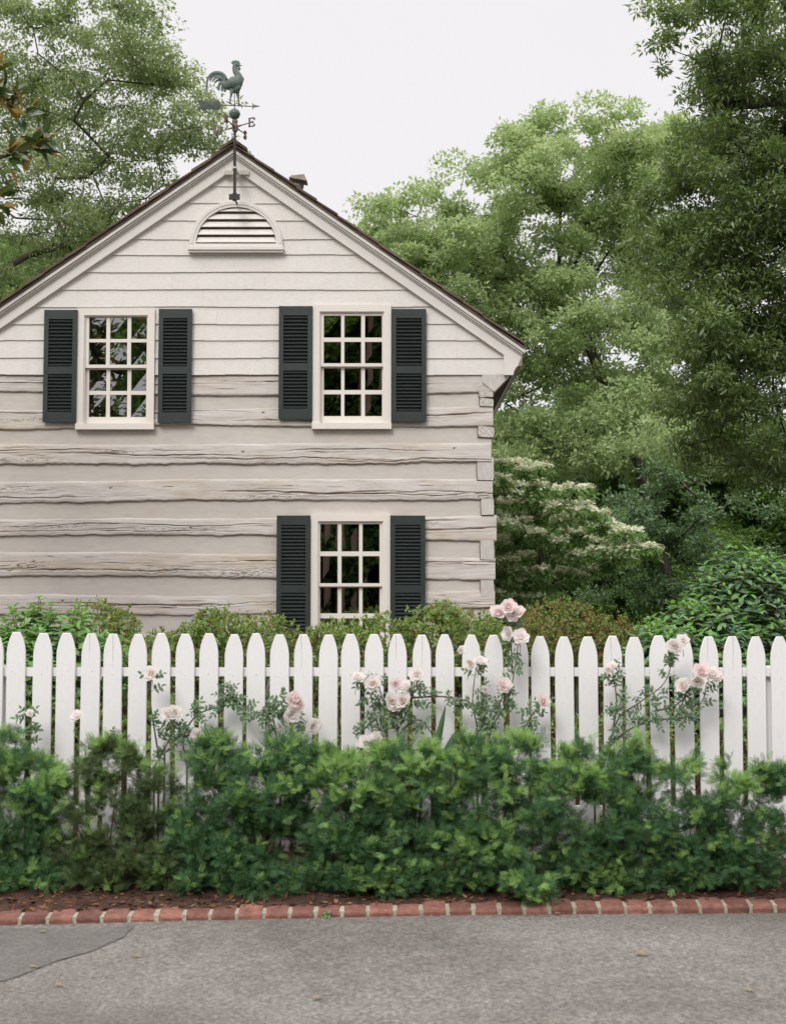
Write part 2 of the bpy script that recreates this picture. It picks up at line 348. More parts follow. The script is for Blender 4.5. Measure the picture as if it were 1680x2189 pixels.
mb.add(vs, [[2 * i, 2 * i + 1, 2 * i + 3, 2 * i + 2] for i in range(len(cr) - 1)])
tag(mb.obj('road_crack', M['crack']), kind='structure')
# ------------------------------------------------------------------ brick edging
mb = MB(); r = random.Random(7)
x = -5.2
while x < 5.2:
    Lb = .127 + r.uniform(-.006, .006); y = edge_y(x + Lb / 2); jz = r.uniform(-.004, .004); jy = r.uniform(-.006, .006); sl_ = .08
    # worn brick: rounded front top arris
    prof = [(0, -.04), (-.003, .026), (.003, .037), (.016, .046), (.15, .062), (.17, .056), (.17, -.04)]
    mb.m = 0; vs = []
    NS = 5
    for i in range(NS):
        t = i / (NS - 1); xx = x + Lb * t; sh = .003 if i in (0, NS - 1) else 0
        for (py_, pz) in prof:
            vs.append((xx, y + sl_ * (xx - x - Lb / 2) + py_ + jy + (sh if py_ < .05 else -sh) + r.uniform(-.0015, .0015), pz + jz - (sh if pz > 0 else 0) + r.uniform(-.0015, .0015)))
    k = len(prof); fs = [[i * k + j, (i + 1) * k + j, (i + 1) * k + j + 1, i * k + j + 1][::-1] for i in range(NS - 1) for j in range(k - 1)]
    fs += [list(range(k)), list(range((NS - 1) * k, NS * k))[::-1]]
    mb.add(vs, fs)
    mb.m = 1; g0, g1 = x + Lb - .004, x + Lb + .026
    ym = edge_y(x + Lb + .01)
    mb.add([(g0, ym + .002, -.04), (g1, ym + .002, -.04), (g1, ym + .010, .041), (g0, ym + .010, .041), (g0, ym + .16, .057), (g1, ym + .16, .057)], [[0, 1, 2, 3], [3, 2, 5, 4]])
    x += Lb + .022
e = mb.obj('brick_edging', [M['brick'], M['mortar']]); tag(e, 'low red brick edging with pale mortar joints along the road', 'edging')
# ------------------------------------------------------------------ picket fence
FY = 9.7; PS = FPX / FY
fence = thing('picket_fence', 'white picket fence with curved tops running across the whole view', 'fence', (0, FY, .15))
def picket_mesh(seed):
    r = random.Random(seed); H = 1.46; hw = .0605 + r.uniform(-.0012, .0012); top = .022 + r.uniform(-.002, .002); n = 7
    pts = [(-hw, 0), (hw, 0)]
    side = []
    for i in range(n + 1):
        t = i / n; zz = H - .155 * (1 - t); ww = hw + (top - hw) * (t ** 2.1)
        side.append((ww, zz))
    pts += side + [(-a, b) for a, b in side[::-1]]
    mb = MB(); ins = .003
    P0 = [(p[0] * (1 - ins / hw), p[1] - (ins if p[1] > H - .01 else 0)) for p in pts]
    n = len(pts)
    mb.add([(p[0], -.011, p[1]) for p in P0] + [(p[0], -.008, p[1]) for p in pts] + [(p[0], .011, p[1]) for p in pts],
           [list(range(n)), list(range(3 * n - 1, 2 * n - 1, -1))] + [[(i + 1) % n + o, i + o, n + i + o, n + (i + 1) % n + o] for i in range(n) for o in (0, n)])
    mb.m = 1
    for zz in (1.30 - .15 + .0, 1.255):                       # nail heads into the upper rail
        cx_ = r.uniform(-.02, .02); zz = zr0 + r.uniform(-.016, .016)
        mb.add([(cx_ + .0028 * math.cos(a * math.pi / 3), -.0118, zz + .0028 * math.sin(a * math.pi / 3)) for a in range(6)], [[5, 4, 3, 2, 1, 0][::-1]])
    if seed in (1, 3, 5):                                       # drying check running down from the tip
        x_ = r.uniform(-.012, .014); zz = H - .004; vs = []; L_ = r.uniform(.08, .26)
        for k in range(9):
            w_ = .0014 * (1 - k / 9) + .0003; x_ += r.uniform(-.0016, .0016); vs += [(x_ - w_, -.0116, zz - L_ * k / 8), (x_ + w_, -.0116, zz - L_ * k / 8)]
        mb.add(vs, [[2 * k, 2 * k + 2, 2 * k + 3, 2 * k + 1] for k in range(8)])
    return mb.obj('picket', [M['picket'], M['nail']], fence)
zr0 = 1.46 - .26
proto = [picket_mesh(i) for i in range(8)]
tops = [38, 90, 141, 193, 244, 295, 347, 398, 448, 499, 549, 599, 650, 700, 751, 801, 851, 902, 952, 1007, 1057, 1108, 1157, 1207, 1257, 1308, 1358, 1410, 1461, 1513, 1563, 1613, 1664]
tops = [38 - 51 * k for k in range(12, 0, -1)] + tops + [1664 + 51 * k for k in range(1, 13)]
r = random.Random(11)
for i, px in enumerate(tops):
    q_ = [0, 4, 1, 3, 6, 2, 7, 4, 6, 0, 5, 2, 7][(i * 5) % 13]; o = proto[i] if i < 8 else proto[q_].copy()
    if i >= 8: SC.collection.objects.link(o); o.parent = fence
    p = at(px, 1353 + (px / 1650) * 9, FY)
    o.location = (p.x, r.uniform(-.002, .002), p.z - 1.46 - .15 + r.uniform(-.006, .006)); o.rotation_euler = (0, r.uniform(-.006, .006), r.uniform(-.03, .03))
zr = at(840, 1437, FY).z - .15
for z0, z1 in ((zr - .028, zr + .028), (.28, .34)):
    mb = MB(); mb.box(-4.7, 4.7, .0135, .05, z0, z1); o = mb.obj('rail', M['picket'], fence)
for px in (8, 751, 1641, -700):
    p = at(px, 1437, FY); mb = MB(); mb.box(p.x - .045, p.x + .045, .052, .142, -.1, 1.24)
    mb.obj('post', M['picket'], fence)
# ------------------------------------------------------------------ house
WY = 16.6
house = thing('log_house', 'two storey log house with pale chinking and white shingled gable', 'house', (-1.77, WY, .2))
HC = []                                       # children built in world coordinates
def W(px, py, Y=WY): p = at(px, py, Y); return (p.x, p.z)
RX = W(502, 364)[0]; CR = W(1055, 1000)[0]; HALF = CR - RX; CLF = RX - HALF
ZS = W(500, 801)[1]                           # bottom of the siding
SL = .70
ZB = W(502, 364)[1]                           # underside of the rake boards at the apex
def roofline(u, z0): return z0 - SL * abs(u - RX)
def clip(P, a, b, c):                         # keep a*u+b*z<=c
    out = []
    for i in range(len(P)):
        p, q = P[i], P[(i + 1) % len(P)]; fp = a * p[0] + b * p[1] - c; fq = a * q[0] + b * q[1] - c
        if fp <= 0: out.append(p)
        if fp * fq < 0: t = fp / (fp - fq); out.append((p[0] + (q[0] - p[0]) * t, p[1] + (q[1] - p[1]) * t))
    return out
def gable_clip(P, z0):
    P = clip(P, SL, 1, z0 + SL * RX)
    return clip(P, -SL, 1, z0 - SL * RX) if len(P) > 2 else P
WIN = [  # outer x0,x1,y0,y1, panes columns, panes rows
    dict(o=(164, 333, 661, 919), c=[(190, 227), (235, 272), (280, 317)], r=[(677, 725), (732, 780), (789, 835), (843, 891)]),
    dict(o=(668, 836, 653, 918), c=[(692, 729), (736, 772), (780, 816.5)], r=[(675, 722), (731, 777), (786, 833), (842, 889)]),
    dict(o=(664, 834, 1100, 1406), c=[(686, 723), (731, 768), (775.5, 811.5)], r=[(1120.5, 1179), (1189, 1247), (1256, 1311.5), (1322, 1379)])]
holes = []
for q in WIN:
    x0, x1, y0, y1 = q['o']; a = W(x0, y1); b = W(x1, y0); q['R'] = (a[0], b[0], a[1], b[1])
    cw = .078; q['I'] = (a[0] + cw, b[0] - cw, a[1] + .07, b[1] - cw); holes.append(q['I'])
def sub_rects(R, hs):
    out = [R]
    for h in hs:
        nw = []
        for (a, b, c, d) in out:
            if h[0] >= b or h[1] <= a or h[2] >= d or h[3] <= c: nw.append((a, b, c, d)); continue
            if h[0] > a: nw.append((a, h[0], c, d))
            if h[1] < b: nw.append((h[1], b, c, d))
            m0, m1 = max(a, h[0]), min(b, h[1])
            if h[2] > c: nw.append((m0, m1, c, h[2]))
            if h[3] < d: nw.append((m0, m1, h[3], d))
        out = nw
    return out
# chinking / wall body
mb = MB()
for R in sub_rects((CLF + .02, CR - .02, .1, ZS + .02), holes):
    mb.prism([(R[0], R[2]), (R[1], R[2]), (R[1], R[3]), (R[0], R[3])], WY, WY + .16)
for R in sub_rects((CLF + .02, CR - .02, ZS + .02, 8), holes):
    P = gable_clip([(R[0], R[2]), (R[1], R[2]), (R[1], R[3]), (R[0], R[3])], ZB + .15)
    if len(P) > 2: mb.prism(P, WY, WY + .16)
DEP = 7.0
mb.box(CR - .16, CR - .02, WY + .16, WY + DEP, .1, ZS + .1); mb.box(CLF + .02, CLF + .16, WY + .16, WY + DEP, .1, ZS + .1)
mb.prism([(CLF, .1), (CR, .1), (CR, ZS), (RX, ZB), (CLF, ZS)], WY + DEP, WY + DEP + .15)
HC.append(mb.obj('chinked_wall', M['chink']))
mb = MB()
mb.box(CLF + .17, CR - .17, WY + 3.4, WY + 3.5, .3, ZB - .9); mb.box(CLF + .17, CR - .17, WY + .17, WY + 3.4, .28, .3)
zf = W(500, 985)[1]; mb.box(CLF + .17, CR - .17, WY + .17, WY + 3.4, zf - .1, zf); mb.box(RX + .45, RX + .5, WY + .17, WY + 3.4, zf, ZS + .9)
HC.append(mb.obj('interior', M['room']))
# ---- siding shingles
lines_l = [400, 435.5, 472.5, 512.8, 545.8, 582.5, 619.8, 656.8, 693.5, 728, 766, 802]
zl = [W(300, y)[1] for y in lines_l]; zl = [ZB + .1] + zl
VENT = (*[W(x_, 543)[0] for x_ in (409, 603)], W(500, 541)[1], W(500, 438)[1])
mb = MB(); r = random.Random(21)
for k in range(len(zl) - 1):
    z1, z0 = zl[k], zl[k + 1]
    u = CLF - .15 + r.uniform(0, .1); prev = z0
    while u < CR + .15:
        wd = r.uniform(.10, .42); b_ = min(u + wd, CR + .15)
        j = r.choice([0, 0, 0, 0, .001, -.001, .003]) ; zz = z0 + j + .004 * math.sin(u * 2.1 + k)
        gap = .0007
        for R in sub_rects((u + gap * .5, b_ - gap * .5, zz, z1 + .004), [(q['R'][0] + .004, q['R'][1] - .004, q['R'][2] + .004, q['R'][3] - .004) for q in WIN]):
            if k == len(zl) - 2: pass
            P = gable_clip([(R[0], R[2]), (R[1], R[2]), (R[1], R[3]), (R[0], R[3])], ZB + .06)
            P = clip(P, 1, 0, W(1078, 780)[0]) if len(P) > 2 else P
            P = clip(P, -1, 0, -(2 * RX - W(1078, 780)[0])) if len(P) > 2 else P
            if len(P) > 2: mb.prism(P, (lambda z, a=z1, b=zz, e_=r.uniform(-.0008, .0008): WY - .024 + e_ - .015 * (a - z) / (a - b)), WY - .003)
        u = b_
HC.append(mb.obj('gable_siding', M['siding']))
# ---- logs
rn = np.random.RandomState(44)
def n1(n, step, amp, r=rn):
    k = max(3, int(n / step) + 3); c = r.uniform(-1, 1, k); x = np.linspace(0, k - 1.001, n); i = x.astype(int); f = x - i; f = f * f * (3 - 2 * f)
    return amp * (c[i] * (1 - f) + c[np.minimum(i + 1, k - 1)] * f)
def log_mesh(u0, u1, ut, zt, ub, zb, seed, prot=.045, wild=1.0, cuts=()):
    """front face of a hewn log from u0 to u1; zt/zb sampled at ut/ub; returns V, F, wear in (u, depth, z)"""
    r = np.random.RandomState(seed); du = .0115; nu = int((u1 - u0) / du) + 1; nv = 30
    U = np.linspace(u0, u1, nu)
    T = np.interp(U, ut, zt) + n1(nu, 90, .008, r) + n1(nu, 18, .0025 * wild, r)
    B = np.interp(U, ub, zb) + n1(nu, 70, .009, r) + n1(nu, 14, .0045 * wild, r) + n1(nu, 4, .003 * wild, r)
    v = np.linspace(0, 1, nv); Z = B[None] + (T - B)[None] * v[:, None]
    d = prot * ((1 - np.abs(2 * v - 1) ** 14) * (.30 + .70 * (1 - v) ** .8))[:, None] * np.ones((1, nu))
    d += (n1(nu, 60, .005, r)[None] * np.ones((nv, 1)))
    # hewn waviness
    for s_, a_ in ((26, .002), (9, .0012)):
        for q in range(4):
            c = r.uniform(0, 1); d += n1(nu, s_, a_, r)[None] * np.exp(-((v[:, None] - c) / .18) ** 2)
    wear = np.zeros((nv, nu))
    H = np.mean(T - B)
    for q in range(int(3 * wild + 14 * (u1 - u0) / 6)):
        big = q < 2 * wild + .5
        a = u0 - .5 + (u1 - u0) * r.rand() ** 1.5; ln = r.uniform(1.6, 4.0) if big else r.uniform(.12, .8)
        c0 = r.uniform(.2, .85); path = c0 + n1(nu, 70, .10 if big else .03, r) + n1(nu, 9, .015, r)
        along = np.clip(np.minimum(U - a, a + ln - U) / (ln * .25), 0, 1)
        width = (.0045 if big else .003) * (.5 + r.rand()) / H
        g = np.exp(-((v[:, None] - path[None]) / width) ** 2 * .5) * along[None]
        amt = (.016 if big else .006); amt = amt * (1 + n1(nu, 12, .7, r))[None]
        d -= g * amt; wear = np.maximum(wear, g * (.85 if big else .6) * np.clip(1 + n1(nu, 10, .6, r), 0, 1.2)[None])
        if big:   # broken lip under a check
            g2 = np.exp(-((v[:, None] - path[None] + .06) / .05) ** 2) * along[None]; d += g2 * .004
    for q in range(int(1 + 2.2 * wild * (u1 - u0) / 6)):   # flaked weathered zones
        uc, vc, ru, rvv = u0 + (u1 - u0) * r.rand() ** 1.4, r.uniform(0, .7), r.uniform(.15, .6), r.uniform(.08, .2)
        m = np.exp(-((U[None] - uc) / ru) ** 2 - ((v[:, None] - vc) / rvv) ** 2)
        fl = r.rand(nv, nu); fl = (fl + np.roll(fl, 1, 1) + np.roll(fl, 2, 1) + np.roll(fl, 3, 1)) / 4
        d -= m * .006 * (fl > .57); wear = np.maximum(wear, m * .6 * (fl > .6))
    for q in range(int(3 * (u1 - u0) / 6)):                 # knots
        uc, vc = r.uniform(u0, u1), r.uniform(.2, .8)
        m = np.exp(-((U[None] - uc) / .014) ** 2 - (((v[:, None] - vc) * H) / .010) ** 2); d -= m * .012; wear = np.maximum(wear, m)
    edge = np.exp(-(v / .05) ** 2)[:, None] * np.clip(.5 + n1(nu, 10, .6, r), 0, 1)[None]; wear = np.maximum(wear, edge * .75)
    d[0] = -.004; d[-1] = .0 ; d[1] = np.minimum(d[1], prot * .85)
    V = np.stack([np.broadcast_to(U, (nv, nu)), d, Z], -1)
    idx = np.arange(nv * nu).reshape(nv, nu); keep = np.ones((nv - 1, nu - 1), bool)
    um = (U[:-1] + U[1:]) / 2
    for (a, b, c, dd) in cuts:
        zm = (Z[:-1, :-1] + Z[1:, 1:]) / 2
        keep &= ~((um[None] > a) & (um[None] < b) & (zm > c) & (zm < dd))
    F = np.stack([idx[:-1, :-1], idx[:-1, 1:], idx[1:, 1:], idx[1:, :-1]], -1)[keep]
    V = V.reshape(-1, 3); wv = wear.ravel(); n0 = len(V)
    # top, underside and end caps back to the wall
    ex = []; 
    for row in (0, nv - 1):
        q = V.reshape(nv, nu, 3)[row].copy(); q[:, 1] = -.03; ex.append(q)
    Fe = []
    b0 = n0
    i = np.arange(nu - 1)
    Fe.append(np.stack([b0 + i, b0 + i + 1, idx[0, 1:], idx[0, :-1]], -1)); b0 += nu
    Fe.append(np.stack([idx[-1, :-1], idx[-1, 1:], b0 + i + 1, b0 + i], -1)); b0 += nu
    for col in (0, nu - 1):
        q = V.reshape(nv, nu, 3)[:, col].copy(); q[:, 1] = -.03; ex.append(q); j = np.arange(nv - 1)
        f = np.stack([idx[:-1, col], idx[1:, col], b0 + j + 1, b0 + j], -1); Fe.append(f if col == 0 else f[:, ::-1]); b0 += nv
    Va = np.concatenate([V] + ex)
    for q in range(len(Fe)):
        m_ = Va[Fe[q]].mean(1); kp = np.ones(len(m_), bool)
        for (a, b, c, dd) in cuts: kp &= ~((m_[:, 0] > a) & (m_[:, 0] < b) & (m_[:, 2] > c) & (m_[:, 2] < dd))
        Fe[q] = Fe[q][kp]
    V = np.concatenate([V] + ex); wv = np.concatenate([wv, np.zeros(len(V) - len(wv))])
    return V, np.concatenate([F] + Fe), wv
XL = [0, 400, 800, 1054]
LOGS = [  # pixel rows of top and bottom at four stations along the wall
    ([802, 803, 799, 797], [838, 846, 846, 839], .7), ([877, 874, 872, 869], [921, 910, 914, 913], 1.0),
    ([950, 950, 948, 946], [996, 993, 993, 989], 1.9), ([1030, 1025, 1024, 1026], [1079, 1071, 1072, 1069], 1.3),
    ([1110, 1108, 1106, 1103], [1147, 1144, 1149, 1160], 1.7), ([1179, 1182, 1189, 1192], [1234, 1234, 1238, 1243], 1.5),
    ([1271, 1274, 1268, 1263], [1315, 1317, 1308, 1301], 1.1), ([1354, 1356, 1352, 1350], [1396, 1398, 1400, 1400], 1.0)]
cutw = [(q['R'][0] + .01, q['R'][1] - .01, q['R'][2] + .01, q['R'][3] - .01) for q in WIN]
uXL = [W(x_, 1000)[0] for x_ in XL]; uXL[0] = CLF; uXL[-1] = CR
zlogs = []
for k, (tp, bt, wild) in enumerate(LOGS):
    zt = [W(x_, y_)[1] for x_, y_ in zip(XL, tp)]; zb = [W(x_, y_)[1] for x_, y_ in zip(XL, bt)]; zlogs.append((zt, zb))
    jr = [.008, -.004, -.028, -.012, .028, .012, .006, 0][k]
    V, F, wv = log_mesh(CLF, CR + jr, uXL, zt, uXL, zb, 100 + k, .034, wild, cutw)
    V = V.copy(); V[:, 1] = WY - V[:, 1]
    HC.append(mk('log', V, F, M['log'], wear=wv, smooth=False))
# right hand and left hand wall logs (offset half a course) with their ends showing on the front corner
ENDS = [(819, 849, 1024, 1), (851, 869, 1026, 1), (911, 935, 1022, 1), (975, 1027, 1020, 0), (1063, 1101, 1028, 0), (1143, 1197, 1026, 0), (1229, 1275, 1026, 0), (1318, 1350, 1026, 0)]
for k, (t_, b_, xl, kind) in enumerate(ENDS):
    zt, zb = W(1040, t_)[1], W(1040, b_)[1]; ul = W(xl, 1000)[0]; r = random.Random(60 + k)
    ur = CR + r.uniform(-.012, .006)
    for s_ in (1, -1):
        f = lambda u: u if s_ > 0 else 2 * RX - u
        P = [(ul + r.uniform(0, .01), zb + r.uniform(-.004, .006)), (ur, zb + r.uniform(-.004, .004)), (ur + .004, (zt + zb) / 2), (ur, zt - .016), (ul + .004, zt + .006), (ul - .004, (zt + zb) / 2)]
        P = [(f(a), b) for a, b in P]
        if s_ < 0: P = P[::-1]
        mb = MB(); cxm = sum(p[0] for p in P) / len(P); czm = sum(p[1] for p in P) / len(P)
        mb.prism(P, WY - (.024 + .004 * r.random()), WY + .02)
        mg = MB(); mg.prism([(p[0] + (.007 if p[0] > cxm else -.007) * (1 if abs(p[0] - ur) > .02 or s_ < 0 else 0), p[1] + (.007 if p[1] > czm else -.007)) for p in P], WY - .016, WY + .015); HC.append(mg.obj('log_gap_shade', M['gap_shade']))  # dark rim behind each block, coloured as the shadowed gap around it
        HC.append(mb.obj('log_end', M['logend'] if kind else M['logend_plain']))
    V, F, wv = log_mesh(WY + .0, WY + DEP, [WY, WY + DEP], [zt, zt], [WY, WY + DEP], [zb, zb], 300 + k, .03, .8)
    Q = np.stack([CR - .02 + V[:, 1], V[:, 0], V[:, 2]], 1); HC.append(mk('log', Q, F, M['log'], wear=wv))
mb = MB(); mb.box(CLF - .0, CR + .0, WY - .03, WY + .1, .1, W(500, 1404)[1]); HC.append(mb.obj('foundation', M['stone']))
# ---- rake boards, crown mould, cornice ends
TX = W(1122, 740, WY - .13)[0] - RX           # half width to the tip
ZT = W(502, 318, WY - .13)[1]
for s_ in (1, -1):
    f = lambda u: RX + s_ * u
    def band(m_, za, zb_, y0, y1, ext):
        P = [(f(0), zb_), (f(ext), zb_ - SL * ext), (f(ext), za - SL * ext), (f(0), za)]
        m_.prism(P if s_ > 0 else P[::-1], y0, y1)
    xr = W(1077, 757)[0] - RX
    mb = MB(); band(mb, ZT - .02, ZB, WY - .085, WY - .003, xr + .05)
    # end block with the scrolled return
    E = [(1077, 745), (1077, 801), (1097, 801), (1099, 792), (1103, 785), (1108, 781), (1109, 775), (1112, 768), (1118, 757), (1121, 745), (1121, 741), (1085, 716)]
    P = [(f(W(a, b, WY - .09)[0] - RX), W(a, b, WY - .09)[1]) for a, b in E]
    mb.prism(P if s_ < 0 else P, WY - .0885, WY - .003)
    HC.append(mb.obj('rake_board', M['trim']))
    mb = MB()
    band(mb, ZT, ZT - .042, WY - .15, WY - .086, TX); band(mb, ZT - .045, ZT - .066, WY - .128, WY - .0865, TX - .02); band(mb, ZT - .069, ZT - .085, WY - .105, WY - .087, TX - .03)
    HC.append(mb.obj('crown_moulding', M['trim']))
    # side eave: sloped soffit boards and fascia
    xo = TX - .04; zo = ZT - .03 - SL * xo
    mb = MB()
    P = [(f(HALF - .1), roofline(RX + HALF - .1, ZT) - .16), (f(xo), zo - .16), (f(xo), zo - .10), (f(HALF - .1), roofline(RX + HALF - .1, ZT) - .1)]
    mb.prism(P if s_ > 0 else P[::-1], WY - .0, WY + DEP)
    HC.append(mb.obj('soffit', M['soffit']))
    mb = MB(); P = [(f(xo - .03), zo - .15), (f(xo + .012), zo - .16), (f(xo + .03), zo + .0), (f(xo - .03), zo + .03)]
    mb.prism(P if s_ > 0 else P[::-1], WY - .003, WY + DEP); HC.append(mb.obj('fascia', M['trim']))
    # plate timber carrying the eave beyond the corner
    P = [(f(W(1030, 818)[0] - RX), W(0, 818)[1]), (f(W(1056, 840)[0] - RX), W(0, 838)[1]), (f(W(1090, 803)[0] - RX), W(0, 803)[1]), (f(W(1030, 803)[0] - RX), W(0, 800)[1])]
    mb = MB(); mb.prism(P if s_ > 0 else P[::-1], WY - .038, WY + .25); HC.append(mb.obj('plate_end', M['logend_plain']))
# ---- roof of split shingles
roof = bpy.data.objects.new('tmp', None)
mb = MB(); r = random.Random(9); ca = 1 / math.sqrt(1 + SL * SL); sa = SL * ca
for s_ in (1, -1):
    P = [(RX, ZT + .004), (RX + s_ * (TX - .01), ZT + .004 - SL * (TX - .01)), (RX + s_ * (TX - .01), ZT + .028 - SL * (TX - .01)), (RX, ZT + .028)]
    mb.prism(P if s_ > 0 else P[::-1], WY - .165, WY + DEP + .15)
    nC = 14; Ls = TX / ca; ex = Ls / nC
    for c in range(nC):
        sB = Ls - ex * c - .02 + .0; sT = max(0.0, sB - ex * 1.9); y = WY - .19
        while y < WY + DEP + .15:
            wd = r.uniform(.09, .2); jb = r.uniform(-.012, .012); yy = y + (r.uniform(-.012, .012) if y < WY - .1 else 0); t = r.uniform(.014, .024)
            def pt(s, h): return (RX + s_ * (s * ca + h * sa), ZT + .03 - s * sa + h * ca)
            a = pt(sB + jb, .018); b = pt(sB + jb, .018 + t); c_ = pt(sT, .004 + t * .4); d = pt(sT, .002)
            P = [d, a, b, c_]
            mb.prism(P if s_ > 0 else P[::-1], yy, y + wd - .003); y += wd
roofo = mb.obj('roof', M['shingle']); HC.append(roofo)
mb = MB()
y = WY - .2
while y < WY + DEP:
    wd = r.uniform(.25, .4)
    for s_ in (1, -1):
        P = [(RX - s_ * .01, ZT + .075), (RX + s_ * .15, ZT + .075 - SL * .15), (RX + s_ * .156, ZT + .105 - SL * .15), (RX - s_ * .005, ZT + .112)]
        mb.prism(P if s_ > 0 else P[::-1], y + (.004 if s_ > 0 else 0), y + wd - .01)
    y += wd
o = mb.obj('ridge_cap', M['shingle']); o.parent = roofo
# ---- flue with a hooded cap on the right slope
fc = at(638, 386, 19.3); zr_ = roofline(fc.x, ZT)
mb = MB(); mb.lathe((fc.x, 19.3, 0), [(.06, zr_ - .1), (.06, fc.z - .06), (.055, fc.z - .06)], 14)
for k in range(16):
    a = 2 * math.pi * k / 16; mb.tube([(fc.x + .065 * math.cos(a), 19.3 + .065 * math.sin(a), fc.z - .10), (fc.x + .075 * math.cos(a), 19.3 + .075 * math.sin(a), fc.z + .02)], .004, 4)
flue = mb.obj('flue', M['flue']); flue.parent = roofo
mb = MB(); x0, x1, z = fc.x - .12, fc.x + .10, fc.z + .015
mb.add([(x0, 19.18, z), (x1 + .02, 19.18, z - .045), (x1 + .02, 19.42, z - .045), (x0, 19.42, z), (x0 + .03, 19.22, z + .04), (x1 - .02, 19.22, z + .055), (x1 - .02, 19.38, z + .055), (x0 + .03, 19.38, z + .04)],
       [[0, 3, 2, 1], [4, 5, 6, 7], [0, 1, 5, 4], [1, 2, 6, 5], [2, 3, 7, 6], [3, 0, 4, 7]])
mb.obj('flue_cap', M['flue']).parent = roofo
# ---- windows
for wi, q in enumerate(WIN):
    a0, a1, b0, b1 = q['R']; i0, i1, j0, j1 = q['I']
    cs = [tuple(W(px, 800)[0] for px in c) for c in q['c']]; rs = [tuple(W(700, py)[1] for py in rw) for rw in q['r']]
    mb = MB()
    mb.box(a0, i0, WY - .062, WY, b0 + .066, b1); mb.box(i1, a1, WY - .062, WY, b0 + .066, b1)
    mb.box(i0, i1, WY - .0615, WY, j1, b1)
    mb.box(i0 + .000, i0 + .012, WY - .045, WY + .13, j0, j1); mb.box(i1 - .012, i1, WY - .045, WY + .13, j0, j1); mb.box(i0 + .012, i1 - .012, WY - .045, WY + .13, j1 - .012, j1)
    win = mb.obj('window', M['sash']); HC.append(win)
    mb = MB(); mb.box(a0 - .004, a1 + .004, WY - .075, WY + .12, b0, b0 + .0655); mb.obj('sill', M['sash']).parent = win
    zm = (rs[1][0] + 0, rs[1][1], rs[2][0]); midz = (rs[1][1] + rs[2][0]) / 2
    def sash(rows, zb_, zt_, y0, nm):
        mb = MB(); e0, e1 = i0 + .0125, i1 - .0125; y1 = y0 + .035
        mb.box(e0, cs[0][0], y0, y1, zb_, zt_); mb.box(cs[-1][1], e1, y0, y1, zb_, zt_)
        mb.box(cs[0][0], cs[-1][1], y0 + .0005, y1, rows[0][0], zt_); mb.box(cs[0][0], cs[-1][1], y0 + .0005, y1, zb_, rows[-1][1])
        for k in range(len(rows) - 1): mb.box(cs[0][0], cs[-1][1], y0 + .006, y1 - .004, rows[k + 1][0], rows[k][1])
        for k in range(2): mb.box(cs[k][1], cs[k + 1][0], y0 + .003, y1 - .002, rows[-1][1], rows[0][0])
        s_ = mb.obj(nm, M['sash']); s_.parent = win
        mb = MB(); yy = y0 + .022
        for k, rw in enumerate(rows):                       # each pane leans by a hair, as old glass does
            for c in cs:
                e_ = random.Random(wi * 50 + k * 7 + int(c[0] * 100)).uniform(-.0012, .0012)
                mb.add([(c[0], yy + e_, rw[1]), (c[1], yy - e_, rw[1]), (c[1], yy + e_ * .5, rw[0]), (c[0], yy - e_ * .5, rw[0])], [[0, 1, 2, 3]])
        mb.obj('glass_pane', M['glass']).parent = win
    rows_u = [(rs[0][0], rs[0][1]), (rs[1][0], rs[1][1])]; rows_l = [(rs[2][0], rs[2][1]), (rs[3][0], rs[3][1])]
    rows_u = [(t, b) for t, b in rows_u]; rows_l = [(t, b) for t, b in rows_l]
    sash(rows_u, midz - .012, j1 - .0125, WY - .028, 'upper_sash'); sash(rows_l, j0 + .0, midz + .012, WY + .012, 'lower_sash')
